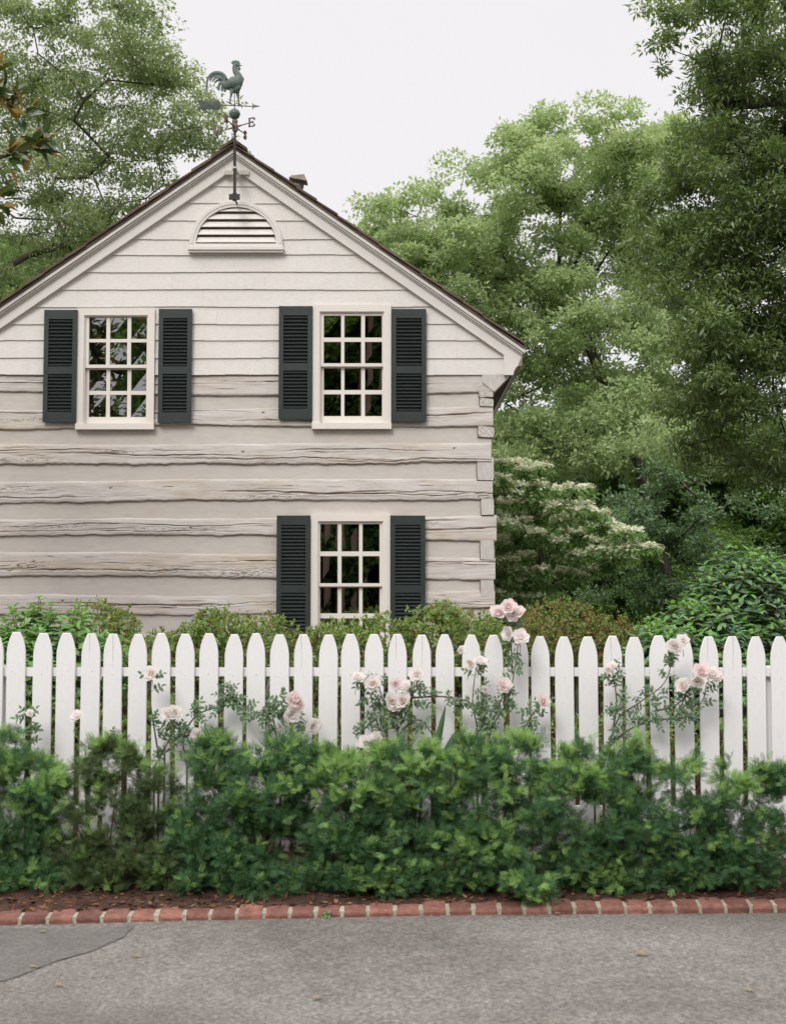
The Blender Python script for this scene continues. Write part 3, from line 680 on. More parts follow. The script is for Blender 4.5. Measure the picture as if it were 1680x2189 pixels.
# ---- shutters
SH = [(91, 166, 662, 902, 0), (337, 411, 660, 903, 0), (595, 669 - 1, 654, 895, 0), (837, 911, 660, 901, 0), (590, 663.5, 1102, 1402, 1), (834.5, 909, 1102, 1402, 1)]
for k, (x0, x1, y0, y1, lo) in enumerate(SH):
    a0, z0 = W(x0, y1, WY - .08); a1, z1 = W(x1, y0, WY - .08); st = .052; r = random.Random(k)
    H = z1 - z0; tr = .105; br = .115; md = .085; zmid = z0 + H * (.46 if not lo else .50)
    if lo: zmid = W(0, 1287 - 28, WY - .08)[1]
    yf, yb = WY - .088, WY - .052
    mb = MB(); mb.box(a0, a0 + st, yf, yb, z0, z1); mb.box(a1 - st, a1, yf, yb, z0, z1)
    mb.box(a0 + st, a1 - st, yf + .002, yb, z1 - tr, z1 - .0005); mb.box(a0 + st, a1 - st, yf + .002, yb, z0 + .0005, z0 + br); mb.box(a0 + st, a1 - st, yf + .002, yb, zmid - md / 2, zmid + md / 2)
    mb.box(a0 + .004, a1 - .004, yb, yb + .006, z0 + .004, z1 - .004)
    for sx_ in (a0 + st * .4, a1 - st * .4):
        for sz in (z1 - .05, zmid, z0 + .06): mb.tube([(sx_, yf, sz), (sx_, yf - .004, sz)], .006, 8)
    for u_ in (a0 + .1, a1 - .1): mb.box(u_ - .02, u_ + .02, yb + .006, WY - .02, z1 - .08, z1 - .05); mb.box(u_ - .02, u_ + .02, yb + .006, WY - .02, z0 + .05, z0 + .08)
    sh = mb.obj('shutter', M['shutter']); HC.append(sh)
    mb = MB()
    for (za, zb_) in ((zmid + md / 2, z1 - tr), (z0 + br, zmid - md / 2)):
        n = round((zb_ - za) / .0405)
        for j in range(n):
            zc = za + (j + .5) * (zb_ - za) / n; h = .019
            P = [(-.016, -.013), (-.0185, -.009), (.002, .0115), (.006, .008)]
            vs = [(u_, (yf + .018) + p[0] * 1.0, zc + p[1] * .85) for u_ in (a0 + st, a1 - st) for p in P]
            mb.add(vs, [[0, 1, 5, 4], [1, 2, 6, 5], [2, 3, 7, 6], [3, 0, 4, 7], [0, 3, 2, 1], [4, 5, 6, 7]])
    mb.obj('louvres', M['shutter']).parent = sh
# ---- half round gable vent
uc = W(506, 524)[0]; zb_ = W(506, 524)[1]; hw = (W(591, 524)[0] - W(421, 524)[0]) / 2; ht = W(506, 446)[1] - zb_
def arch(k, g, n=28): return [(uc + (hw + g) * math.cos(math.pi * i / n), zb_ + (ht + g) * math.sin(math.pi * i / n)) for i in range(n + 1)]
mb = MB()
def archband(g0, g1, y0, y1):
    A, B = arch(0, g0), arch(0, g1)
    for i in range(len(A) - 1): mb.prism([A[i], B[i], B[i + 1], A[i + 1]][::1], y0, y1)
archband(0, .03, WY - .092, WY - .02); archband(.03, .062, WY - .098, WY - .02); archband(.062, .076, WY - .075, WY - .02)
for s_ in (1, -1):
    a, b = sorted((uc + s_ * hw, uc + s_ * (hw + .076))); mb.box(a, b, WY - .0925, WY - .02, zb_ - .04, zb_)
mb.box(uc - hw - .0, uc + hw + .0, WY - .09, WY - .02, zb_ - .04, zb_); mb.box(uc - hw - .09, uc + hw + .09, WY - .118, WY - .02, zb_ - .075, zb_ - .0405)
mb.box(uc - hw - .082, uc + hw + .082, WY - .10, WY - .02, zb_ - .10, zb_ - .0755)
vent = mb.obj('gable_vent', M['trim']); HC.append(vent)
mb = MB()
for k in range(5):
    z0 = zb_ + k * .089 + .018; zt = z0 + .062
    def wz(z):
        t = (z - zb_) / ht; return hw * math.sqrt(max(0, 1 - t * t))
    wa, wb = wz(z0) , wz(min(zt, zb_ + ht))
    if wa < .05: continue
    P = [(uc - wa, z0), (uc + wa, z0), (uc + wb * .98, min(zt, zb_ + ht)), (uc - wb * .98, min(zt, zb_ + ht))]
    mb.prism(P, (lambda z, a=z0: WY - .085 + (z - a) * .45), WY - .048)
mb.obj('louvres', M['trim']).parent = vent
mb = MB(); mb.add([(p[0], WY - .045, p[1]) for p in arch(0, 0)], [list(range(29))]); mb.obj('vent_shade_backing', M['soffit']).parent = vent  # dark sheet standing in for the shaded hollow behind the slats
for o in HC: o.parent = house
adopt(house)
# ------------------------------------------------------------------ weathervane
VY = WY - .32
def Z1(x, y): return at(353.1 + x * .2102, 98.9 + y * .2102, VY)
vx = Z1(707, 1000).x
vane = thing('weathervane', 'copper rooster weathervane on iron mast at the gable peak', 'weathervane', (vx, VY, Z1(707, 1560).z))
VC = []
mb = MB(); mb.tube([Z1(707, 1510), Z1(707, 975)], .017, 10); VC.append(mb.obj('mast', M['iron'])); 
mb = MB(); mb.tube([Z1(709, 975), Z1(709, 850)], .015, 10); VC.append(mb.obj('upper_mast', M['mastpaint']))
mb = MB(); p0 = Z1(652, 1505); p1 = Z1(760, 1560)
mb.box(p0.x + .05, p1.x - .05, VY + .0, VY + .27, p1.z + .02, p1.z + .03); mb.box(p0.x, p1.x, VY - .03, VY - .0005, p1.z, p0.z); mb.box(p0.x, p1.x, VY + .2705, VY + .29, p1.z, p0.z)
mb.tube([Z1(707, 1568), Z1(707, 1490)], .024, 10)
VC.append(mb.obj('bracket', M['iron']))
mb = MB(); p = Z1(707, 1235); mb.box(p.x - .02, p.x + .02, VY + .016, WY - .09, p.z - .004, p.z + .012); mb.box(p.x - .14, p.x + .14, WY - .115, WY - .09, p.z - .012, p.z + .034); mb.lathe((p.x, VY, p.z), [(.018, -.01), (.026, -.008), (.026, .014), (.018, .016)], 12)
VC.append(mb.obj('upper_bracket', M['white_metal']))
mb = MB(); p = Z1(706, 685); R_ = .062; mb.lathe(p, [(R_ * math.sin(math.pi * i / 14), -R_ * math.cos(math.pi * i / 14)) for i in range(15)], 20); mb.lathe(p, [(R_ * .98, -.004), (R_ * 1.05, -.003), (R_ * 1.05, .003), (R_ * .98, .004)], 20)
VC.append(mb.obj('ball', M['verdigris'], smooth=True))
mb = MB(); p = Z1(709, 760); mb.lathe(p, [(.012, -.06), (.02, -.045), (.03, -.02), (.034, 0), (.03, .016), (.016, .024), (.026, .032), (.026, .04), (.012, .045)], 14)
mb.tube([Z1(706, 640), Z1(706, 470)], .005, 6)
VC.append(mb.obj('spindle', M['copper'], smooth=True))
# directional arms with letters
pc = Z1(711, 818); arms = MB(); arms.lathe(pc, [(.016, -.06), (.03, -.045), (.035, -.01), (.035, .02), (.02, .05)], 12)
E1, W1 = Z1(868, 800), Z1(560, 832); E1.y -= .09; W1.y += .09; NN = Vector((pc.x - .075, pc.y - .24, pc.z + .012)); SS = Vector((pc.x + .085, pc.y + .24, pc.z + .0))
for e_ in (E1, W1, NN, SS):
    d = (e_ - pc); arms.tube([pc, pc + d * .25, pc + d * .5, e_], [.022, .012, .007, .006], 6)
VC.append(arms.obj('direction_arm', M['copper']))
def letter(ch, base, dirv, h):
    """serif capital built of bars, standing in the plane of dirv and Z"""
    bars = {'E': [((0, 0), (0, 1)), ((-.12, 0), (.62, 0)), ((-.12, 1), (.62, 1)), ((0, .5), (.42, .5)), ((.62, 0), (.62, .26)), ((.62, 1), (.62, .76)), ((.42, .38), (.42, .62))],
            'W': [((0, 1), (.25, 0)), ((.25, 0), (.5, .8)), ((.5, .8), (.75, 0)), ((.75, 0), (1, 1)), ((-.15, 1), (.18, 1)), ((.82, 1), (1.15, 1))],
            'N': [((0, 0), (0, 1)), ((0, 1), (.7, 0)), ((.7, 0), (.7, 1)), ((-.15, 0), (.15, 0)), ((-.15, 1), (.1, 1)), ((.55, 1), (.85, 1))],
            'S': [((.6, .85), (.5, .97)), ((.5, .97), (.25, 1)), ((.25, 1), (.06, .85)), ((.06, .85), (.1, .63)), ((.1, .63), (.55, .4)), ((.55, .4), (.62, .2)), ((.62, .2), (.45, .02)), ((.45, .02), (.2, .0)), ((.2, 0), (.03, .17)), ((.62, 1), (.6, .75)), ((.01, 0), (.03, .25))]}[ch]
    mb = MB(); d = dirv.normalized()
    for (a, b) in bars:
        pa = base + d * a[0] * h + Vector((0, 0, a[1] * h)); pb = base + d * b[0] * h + Vector((0, 0, b[1] * h)); mb.tube([pa, pb], .0105 if a[0] != b[0] and a[1] != b[1] or a[0] == b[0] else .0085, 6)
    return mb.obj('letter_' + ch.lower(), M['copper'])
VC.append(letter('E', Z1(865, 838) + Vector((0, -.09, 0)), Vector((1, -.3, .05)), .092))
VC.append(letter('W', Z1(488, 868) + Vector((0, .12, 0)), Vector((1, -.3, .0)), .086))
VC.append(letter('N', NN + Vector((-.012, 0, -.03)), Vector((.3, 1, 0)), .09))
VC.append(letter('S', SS + Vector((-.008, 0, -.05)), Vector((.3, 1, 0)), .09))
# arrow
mb = MB(); mb.tube([Z1(345, 583), Z1(900, 607)], .0065, 6)
P = [(882, 570), (905, 592), (963, 605), (903, 618), (882, 642), (893, 606)]; P = [(Z1(a, b).x, Z1(a, b).z) for a, b in P][::-1]; mb.prism([P[0], P[1], P[2], P[3], P[4], P[5]], VY - .006, VY + .006)
arrow = mb.obj('arrow', M['copper']); VC.append(arrow)
top_, bot = [], []
for i in range(13):
    x_ = 352 + i * 15; top_.append((x_, 542 + (i % 2) * 7 + i * .3)); bot.append((x_, 640 - (i % 2) * 7 + i * .1))
P = [(330, 537)] + top_ + [(552, 552), (570, 590), (552, 628)] + bot[::-1] + [(330, 640), (355, 590)]
P = [(Z1(a, b).x, Z1(a, b).z) for a, b in P]; c = (Z1(450, 588).x, Z1(450, 588).z)
mb = MB(); n = len(P); vs = [(p[0], VY - .004, p[1]) for p in P] + [(p[0], VY + .004, p[1]) for p in P] + [(c[0], VY - .012, c[1]), (c[0], VY + .012, c[1])]
mb.add(vs, [[(i + 1) % n, i, 2 * n] for i in range(n)] + [[n + i, n + (i + 1) % n, 2 * n + 1] for i in range(n)] + [[i, (i + 1) % n, n + (i + 1) % n, n + i] for i in range(n)])
VC.append(mb.obj('arrow_feather', M['dark_copper']))
# rooster: full-bodied, lofted from tail root to beak
def loft(m_, rings, k=14):
    """rings: (x,y zoom px, half height px, thickness m) along a spine, tilted by the spine direction"""
    pts = [Z1(a, b) for a, b, _, _ in rings]; n = len(pts); vs = []; u = .2102 / FPX * VY
    for i, p in enumerate(pts):
        t = (pts[min(i + 1, n - 1)] - pts[max(i - 1, 0)]).normalized(); up = Vector((-t.z, 0, t.x)); 
        for j in range(k):
            q = 2 * math.pi * j / k; vs.append(p + up * (rings[i][2] * u * math.cos(q)) + Vector((0, 1, 0)) * (rings[i][3] * math.sin(q)))
    fs = [[i * k + j, i * k + (j + 1) % k, (i + 1) * k + (j + 1) % k, (i + 1) * k + j] for i in range(n - 1) for j in range(k)] + [list(range(k))[::-1], [(n - 1) * k + j for j in range(k)]]
    m_.add(vs, fs)
mb = MB()
loft(mb, [(588, 405, 12, .008), (610, 400, 38, .03), (645, 392, 55, .05), (690, 378, 72, .065), (730, 352, 74, .066), (752, 322, 54, .055), (738, 285, 36, .04), (716, 250, 31, .032), (708, 215, 27, .026), (712, 188, 25, .024), (722, 172, 20, .018), (728, 160, 8, .008)])
loft(mb, [(708, 188, 18, .018), (730, 187, 22, .02), (752, 188, 14, .012), (766, 190, 6, .006), (787, 195, 1.5, .002)])          # head and beak
loft(mb, [(728, 380, 62, .05), (722, 425, 46, .04), (705, 450, 30, .028), (690, 468, 10, .01)])                                            # belly
for (pts_, rr_) in (([(680, 440), (675, 490), (664, 540), (660, 582)], [26, 14, 6.5, 6]), ([(732, 440), (737, 490), (746, 540), (752, 582)], [26, 14, 6.5, 6])):
    off = -.022 if pts_[0][0] < 700 else .022
    mb.tube([Z1(*p) + Vector((0, off, 0)) for p in pts_], [q * .2102 / FPX * VY for q in rr_], 8)
    f_ = pts_[-1]
    for dx, dy in ((28, 12), (22, 6), (-26, 8)): mb.tube([Z1(*f_) + Vector((0, off, 0)), Z1(f_[0] + dx, f_[1] + 10) + Vector((0, off + (dx - 24) * .002, 0))], [.009, .004], 6)
    mb.tube([Z1(f_[0], f_[1] - 32) + Vector((0, off, 0)), Z1(f_[0] - 24, f_[1] - 42) + Vector((0, off, 0))], [.005, .0015], 5)
roost = mb.obj('rooster', M['verdigris'], smooth=True); VC.append(roost)
# tail of overlapping sickle feathers
mb = MB()
def feather(ctrl, w0, w1, y_, th=.006):
    n = 14; pts = []
    for i in range(n):
        t = i / (n - 1); k = len(ctrl) - 1; s = t * k; j = min(int(s), k - 1); f = s - j
        g_ = lambda q: ctrl[max(0, min(k, q))]
        c_ = [.5 * ((2 * g_(j)[d]) + (-g_(j - 1)[d] + g_(j + 1)[d]) * f + (2 * g_(j - 1)[d] - 5 * g_(j)[d] + 4 * g_(j + 1)[d] - g_(j + 2)[d]) * f * f + (-g_(j - 1)[d] + 3 * g_(j)[d] - 3 * g_(j + 1)[d] + g_(j + 2)[d]) * f ** 3) for d in (0, 1)]
        pts.append(Z1(*c_) + Vector((0, y_, 0)))
    u = .2102 / FPX * VY
    rs = [u * (w0 + (w1 - w0) * (i / (n - 1))) * (1 if i < n - 2 else (.7 if i == n - 2 else .2)) for i in range(n)]
    mb.tube(pts, rs, 8, sq=(1, .3) if False else (1, 1))
    # flatten across Y
    k = n * 8
    for q in range(len(mb.V) - k, len(mb.V)):
        x_, yy, z_ = mb.V[q]; mb.V[q] = (x_, VY + y_ + (yy - VY - y_) * .28, z_)
feather([(622, 345), (590, 285), (540, 262), (480, 270), (436, 320), (422, 390), (428, 470)], 22, 8, .0)
feather([(618, 360), (575, 305), (530, 285), (480, 300), (450, 345)], 22, 12, .008)
feather([(615, 370), (575, 325), (535, 312), (500, 330), (480, 362)], 20, 9, -.008)
feather([(612, 378), (580, 345), (545, 335), (515, 350), (500, 368)], 20, 8, .01)
feather([(610, 385), (575, 370), (555, 385), (545, 420), (552, 452)], 24, 10, -.01)
feather([(615, 395), (590, 400), (578, 425), (582, 458)], 26, 8, .008)
feather([(640, 400), (615, 420), (608, 440), (612, 464)], 28, 8, 0)
mb.obj('tail', M['verdigris'], smooth=True).parent = roost
mb = MB()
P = [(690, 182), (668, 160), (688, 150), (684, 138), (706, 146), (716, 134), (730, 146), (750, 142), (756, 160), (764, 172), (742, 176), (715, 172)]
P = [(Z1(a, b).x, Z1(a, b).z) for a, b in P][::-1]; mb.prism(P, VY - .007, VY + .007)
P = [(740, 200), (752, 197), (765, 212), (766, 232), (756, 241), (744, 236), (737, 216)]; P = [(Z1(a, b).x, Z1(a, b).z) for a, b in P][::-1]; mb.prism(P, VY - .01, VY + .01)
mb.obj('comb', M['verdigris']).parent = roost
for o in VC: o.parent = vane
adopt(vane)
# candlestick standing inside the lower window
p = at(787, 1306, WY + .35); cs_ = thing('candlestick', 'small brass candlestick seen through the lower window', 'candlestick', (p.x, WY + .35, p.z - .04))
mb = MB(); mb.lathe((p.x, WY + .35, p.z), [(.045, -.04), (.045, -.03), (.012, -.02), (.008, .0), (.008, .07), (.018, .085), (.012, .09)], 12)
for s_ in (-1, 1): mb.tube([(p.x, WY + .35, p.z + .02), (p.x + s_ * .045, WY + .35, p.z + .025), (p.x + s_ * .055, WY + .35, p.z + .07)], .006, 6)
o = mb.obj('holder', M['brass'], cs_, True)
mb = MB(); mb.box(p.x - .25, p.x + .35, WY + .2, WY + .6, p.z - .07, p.z - .041); mb.box(p.x - .23, p.x - .2, WY + .22, WY + .25, .31, p.z - .07); mb.box(p.x + .3, p.x + .33, WY + .22, WY + .25, .31, p.z - .07); mb.box(p.x - .23, p.x - .2, WY + .55, WY + .58, .31, p.z - .07); mb.box(p.x + .3, p.x + .33, WY + .55, WY + .58, .31, p.z - .07)
tbl = mb.obj('side_table', M['soffit']); tag(tbl, 'small dark table just inside the lower window', 'table')
adopt(cs_)
ac = thing('armchair', 'pale round backed chair dimly seen through the lower window', 'chair', (at(770, 1300, WY + .9).x, WY + .9, .3))
mb = MB(); P = [(.36 * math.cos(math.pi * i / 16), .78 + .36 * math.sin(math.pi * i / 16)) for i in range(17)]; P = [(-.36, .3)][:0] + [(.36, .35)] + P + [(-.36, .35)]
mb.prism(P, .12, .22); mb.obj('backrest', M['chink'], ac)
mb = MB(); mb.box(-.33, .33, -.4, .11, .3, .48); mb.obj('seat', M['chink'], ac)
for x_ in (-.34, .30):
    mb = MB(); mb.box(x_, x_ + .04 + .06, -.38, .11, .485, .66) if x_ < 0 else mb.box(x_ - .06, x_ + .04, -.38, .11, .485, .66); mb.obj('armrest', M['chink'], ac)
for x_ in (-.3, .3):
    for y_ in (-.35, .08):
        mb = MB(); mb.tube([(x_, y_, 0), (x_, y_, .3)], .02, 8); mb.obj('leg', M['soffit'], ac)

# ================================================================== vegetation
def skeleton(base, tips, r0, rng, trunk_pts=None, mat='bark', sag=.12, minr=.006):
    """tapered trunk and limbs that reach every tip: each tip joins the nearest earlier node"""
    nodes = [np.array(p, float) for p in (trunk_pts or [base, base + np.array([0, 0, 1.])])]; par = [-1] + list(range(len(nodes) - 1))
    ctr = nodes[-1]
    order = np.argsort([np.linalg.norm(t - ctr) for t in tips])
    for i in order:
        t = tips[i]; A = np.array(nodes); d = np.linalg.norm(A - t, axis=1) + .35 * np.maximum(0, A[:, 2] - t[2])
        d[0] += 5; j = int(np.argmin(d)); L_ = np.linalg.norm(nodes[j] - t); k = max(1, int(L_ / .5)); prev = j; s = nodes[j].copy()
        off = rng.normal(size=3) * L_ * .08
        for q in range(1, k + 1):
            f = q / k; p = s + (t - s) * f + off * math.sin(math.pi * f) + np.array([0, 0, -sag * L_ * .3 * math.sin(math.pi * f)]) + rng.normal(size=3) * .02
            nodes.append(p if q < k else t); par.append(prev); prev = len(nodes) - 1
    n = len(nodes); cnt = np.ones(n)
    for i in range(n - 1, 0, -1): cnt[par[i]] += cnt[i]
    R = np.maximum(minr, r0 * (cnt / cnt[0]) ** .55)
    kids = {}
    for i in range(1, n): kids.setdefault(par[i], []).append(i)
    mb = MB()
    # chains: follow the heaviest child
    starts = [(0, None)]
    while starts:
        i, p = starts.pop(); ch = [i] if p is None else [p, i]
        while i in kids:
            ks = sorted(kids[i], key=lambda q: -cnt[q])
            for q in ks[1:]: starts.append((q, i))
            i = ks[0]; ch.append(i)
        if len(ch) > 1:
            rs = [R[q] for q in ch]
            if p is not None: rs[0] = min(rs[0], rs[1] * 1.15)
            mb.tube([tuple(nodes[q]) for q in ch], rs, 6 if rs[0] > .02 else 4, cap=False)
    return mb
def blob_tips(blobs, rng, shell=.35):
    out = []
    for (c, rad_, n) in blobs:
        d = rv(rng, n); q = rng.uniform(shell, 1, n) ** .5; out.append(np.array(c) + d * q[:, None] * np.array(rad_))
    return np.concatenate(out)
def pxblobs(lst, Y, depth, dens):
    """(px,py,rx,ry) -> metric ellipsoids at distance Y"""
    res = []; s = FPX / Y
    for b in lst:
        px, py, rx_, ry_ = b[:4]; dy = b[4] if len(b) > 4 else 0
        c = at(px, py, Y + dy); res.append(((c.x, c.y, c.z), (rx_ / s, depth, ry_ / s), max(3, int(dens * rx_ * ry_ / s / s))))
    return res
def leafcloud(tips, rng, per, r, L_, Wd, flat=.55, updir=.35, tmpl=DIAMOND, droop=0.0, nz=.75, sub=0, sr=.2):
    """leaves round the limb ends; with sub > 0 they gather in that many small bouquets per limb end"""
    n = len(tips); sc_ = rng.uniform(.65, 1.25, n)
    if sub:
        C0 = np.repeat(tips, sub, 0); d = rv(rng, len(C0)); d[:, 2] = np.where(rng.rand(len(C0)) < .7, np.abs(d[:, 2]), d[:, 2])
        C0 = C0 + d * (rng.uniform(.35, 1.0, len(C0)) * np.repeat(sc_, sub))[:, None] * r * np.array([1, 1, flat]); k = max(4, per // sub); R0 = sr * rng.uniform(.6, 1.3, len(C0))
        P0 = np.repeat(C0, k, 0); e = rv(rng, len(P0)); P = P0 + e * (np.repeat(R0, k) * rng.uniform(.45, 1.08, len(P0)))[:, None] * np.array([1, 1, .62])
        off = e * np.array([1, 1, .8]); A = norm(off + rng.normal(size=P.shape) * .45 + np.array([0, 0, -droop])); N = norm(off * .55 + rng.normal(size=P.shape) * nz + np.array([0, 0, .75 + updir]))
    else:
        P = np.repeat(tips, per, 0); off = np.clip(rng.normal(size=(len(P), 3)), -1.9, 1.9) * r * np.array([1, 1, flat]) * .6
        P = P + off * np.repeat(sc_, per)[:, None]
        A = norm(off * np.array([1, 1, .6]) + rng.normal(size=P.shape) * .45 * r + np.array([0, 0, -droop * r]))
        N = norm(rng.normal(size=P.shape) * nz + off / r * .35 + np.array([0, 0, .7 + updir]))
    S = rng.uniform(.7, 1.25, len(P)); S3 = np.stack([L_ * S, Wd * S, L_ * S], 1)
    return inst(tmpl[0], tmpl[1], P, A, N, S3)
def tree(name, label, cat, base, blobs, per, clr, L_, Wd, mat, r0, trunk, seed, bark='bark', group=None, flat=.55, droop=0., tmpl=DIAMOND, shell=.35, minr=.008, nz=.75, sub=0, sr=.2):
    rng = np.random.RandomState(seed); b = np.array(base, float)
    t = thing(name, label, cat, tuple(base), group)
    tips = blob_tips(blobs, rng, shell)
    tp = [np.array(p, float) for p in trunk]
    sk = skeleton(b, tips, r0, rng, tp, minr=minr)
    V, F = leafcloud(tips, rng, per, clr, L_, Wd, flat, tmpl=tmpl, droop=droop, nz=nz, sub=sub, sr=sr)
    mb_ = sk; o = mk('trunk', np.array(mb_.V) - b, mb_.F, M[bark], t, smooth=True)
    o = mk('crown', V - b, F, M[mat], t)
    return t, tips
def gz(x, y): return ground_z(x, y)
def copy_tree(t, loc, rotz, sc, label, name=None):
    c = t.copy(); SC.collection.objects.link(c); c.location = loc; c.rotation_euler = (0, 0, rotz); c.scale = (sc, sc, sc); c['label'] = label
    for ch in t.children:
        d = ch.copy(); SC.collection.objects.link(d); d.parent = c
    return c
# --- pale broad tree behind the house on the right
Y = 34
bl = pxblobs([(1200, 345, 150, 105), (1065, 390, 85, 90), (1320, 390, 110, 120), (930, 520, 80, 85), (815, 500, 50, 48), (1150, 530, 160, 130, 1), (1000, 640, 120, 100, -1), (1290, 600, 150, 150, 1),
              (1180, 730, 130, 90), (1350, 780, 120, 110), (870, 610, 80, 70), (1060, 740, 90, 55), (1300, 940, 150, 95, 2), (1120, 960, 80, 80), (1450, 620, 110, 200, 3), (1420, 950, 100, 100, 2), (950, 610, 80, 70), (1030, 560, 80, 80), (1170, 430, 120, 100, -1), (1130, 845, 70, 40), (1230, 880, 80, 50, 1), (1200, 980, 110, 70), (1080, 1010, 70, 50), (1390, 500, 100, 120, 1), (860, 520, 70, 60), (900, 470, 60, 40), (790, 490, 40, 40), (960, 560, 90, 60, -.5), (1240, 700, 120, 100, -1), (1340, 930, 110, 80, -2.4), (1290, 870, 60, 50, -2.2), (1410, 340, 80, 80, 1), (1330, 320, 100, 80)], Y, 2.2, 10.5)
b = at(1400, 1290, Y); base = (b.x, Y, .19)
tr = [base, at(1395, 1150, Y), at(1370, 1000, Y), at(1300, 850, Y), at(1260, 740, Y), at(1210, 600, Y + .3)]
tree('broadleaf_tree', 'tall pale green tree with rounded crown rising right of the roof', 'tree', base, bl, 570, .72, .11, .06, 'ash', .13, tr, 1, shell=.4, flat=.6, nz=.4, sub=9, sr=.27)
# --- airy tree at the left
Y = 25
bl = pxblobs([(60, 90, 200, 130), (230, 60, 130, 80), (290, 150, 90, 70), (130, 250, 230, 110, 1), (310, 310, 90, 60), (400, 290, 50, 34), (40, 400, 160, 110, -1), (230, 400, 160, 90, 1), (380, 370, 80, 45), (90, 560, 170, 90, 2), (-150, 300, 150, 330),
              (455, 300, 16, 16), (450, 240, 14, 8), (375, 180, 10, 16), (180, 500, 150, 90), (60, 620, 120, 70), (270, 100, 90, 80), (320, 190, 60, 50), (310, 40, 50, 40), (200, 200, 120, 80), (350, 290, 60, 40)], Y, 1.5, 18)
base = (at(-120, 1290, Y).x, Y, .19)
tr = [base, at(-115, 1000, Y), at(-90, 760, Y), at(-30, 600, Y), at(60, 545, Y), at(150, 520, Y)]
tree('airy_tree', 'airy light green tree with bare lower boughs left of the gable', 'tree', base, bl, 380, .58, .07, .037, 'cherry', .06, tr, 2, bark='bark_pale', nz=.55, sub=11, sr=.16, flat=.6, droop=.4, shell=.2, minr=.008)
# --- oak with narrow glossy leaves at the right edge
Y = 17.5
bl = pxblobs([(1590, 90, 180, 150), (1460, 40, 70, 60), (1640, 300, 200, 170, 1), (1480, 290, 70, 70), (1580, 480, 150, 150), (1640, 650, 210, 150, .6), (1520, 690, 100, 90), (1580, 830, 160, 110, .3), (1640, 960, 190, 110, .8), (1500, 900, 100, 80), (1480, 790, 100, 90, .4), (1440, 560, 70, 90, .3), (1620, 210, 180, 120, .3), (1560, 390, 140, 110), (1650, 560, 180, 120), (1440, 420, 70, 100, .3), (1600, 740, 150, 100, -.2), (1860, 500, 200, 560)], Y, 1.2, 31)
base = (at(1950, 1290, Y).x, Y + .5, .19)
tr = [base, at(1940, 1000, Y), at(1900, 800, Y), at(1840, 600, Y), at(1780, 400, Y), at(1700, 180, Y)]
tree('oak_tree', 'dark oak with narrow glossy leaves filling the right edge', 'tree', base, bl, 430, .40, .082, .028, 'oak', .12, tr, 3, nz=.6, sub=10, sr=.14, flat=.75, droop=.2, shell=.2, minr=.006)
# --- understorey behind everything
rng = np.random.RandomState(8)
gen = [((0, 0, 5.2), (2.6, 2.6, 2.2), 150), ((1.2, .4, 3.4), (2.3, 2.2, 1.5), 90), ((-1.3, -.3, 3.2), (2.2, 2.2, 1.5), 90), ((0, 0, 1.6), (2.8, 2.4, 1.3), 110)]
src, _ = tree('woodland_tree', 'bushy dark green tree at the back, behind the pale tree', 'tree', (6.2, 41, .19), [((c[0] + 6.2, c[1] + 41, c[2] + .19), r_, n) for c, r_, n in gen], 400, .7, .14, .078, 'dark', .15, [(6.2, 41, .19), (6.2, 41, 1.5), (6.1, 41.1, 3), (6.3, 41, 5)], 8, group='trees closing the view behind the garden', sub=9, sr=.27, nz=.45)
spots = [(10.5, 43, .9, .95, 'back tree under the right part of the pale tree, dark green'), (2.8, 44, 2.1, 1.0, 'dark green back tree just right of the house corner'), (14.5, 40, 3.0, 1.15, 'dark green back tree deep in the right side wood'),
         (8.2, 50, 4.0, 1.3, 'farthest dark green tree seen between the back trees'), (13, 33, 5.0, .95, 'nearer dark green tree beneath the oak on the right'), (-12.0, 34, 1.2, 1.45, 'dark tree behind the airy tree at far left'),
         (-7.6, 37, 2.5, 1.5, 'dark tree behind the airy tree, beside the roof slope'), (9.5, 27, 3.9, .5, 'low dark green tree under the oak, behind the dogwood'), (4.3, 29.5, 2.2, .48, 'low dark green tree hidden mostly by the dogwood'), (6.6, 30.5, 5.2, .42, 'small dark green tree between the dogwood and the big leafy shrub'), (17.5, 37, 1.0, 1.6, 'tall dark green tree past the oak, right of the frame'), (-16.5, 38, .4, 1.5, 'dark tree past the left edge behind the airy tree')]
for (x_, y_, rz, sc, lb) in spots: copy_tree(src, (x_, y_, .19), rz, sc, lb)
# blue green tree low on the right
Y = 25
bl = pxblobs([(1360, 1040, 90, 55), (1450, 1110, 120, 70), (1400, 1200, 120, 60), (1560, 1150, 120, 90), (1330, 1130, 70, 60), (1480, 1260, 120, 50), (1330, 1250, 90, 50)], Y, 1.1, 22)
base = (at(1420, 1290, Y).x, Y, .19)
tree('holly_tree', 'blue green small leaved tree in the shade behind the dogwood', 'tree', base, bl, 230, .38, .08, .045, 'holly', .08, [base, at(1430, 1240, Y), at(1410, 1150, Y), at(1400, 1060, Y)], 12, flat=.6, sub=8, sr=.14)
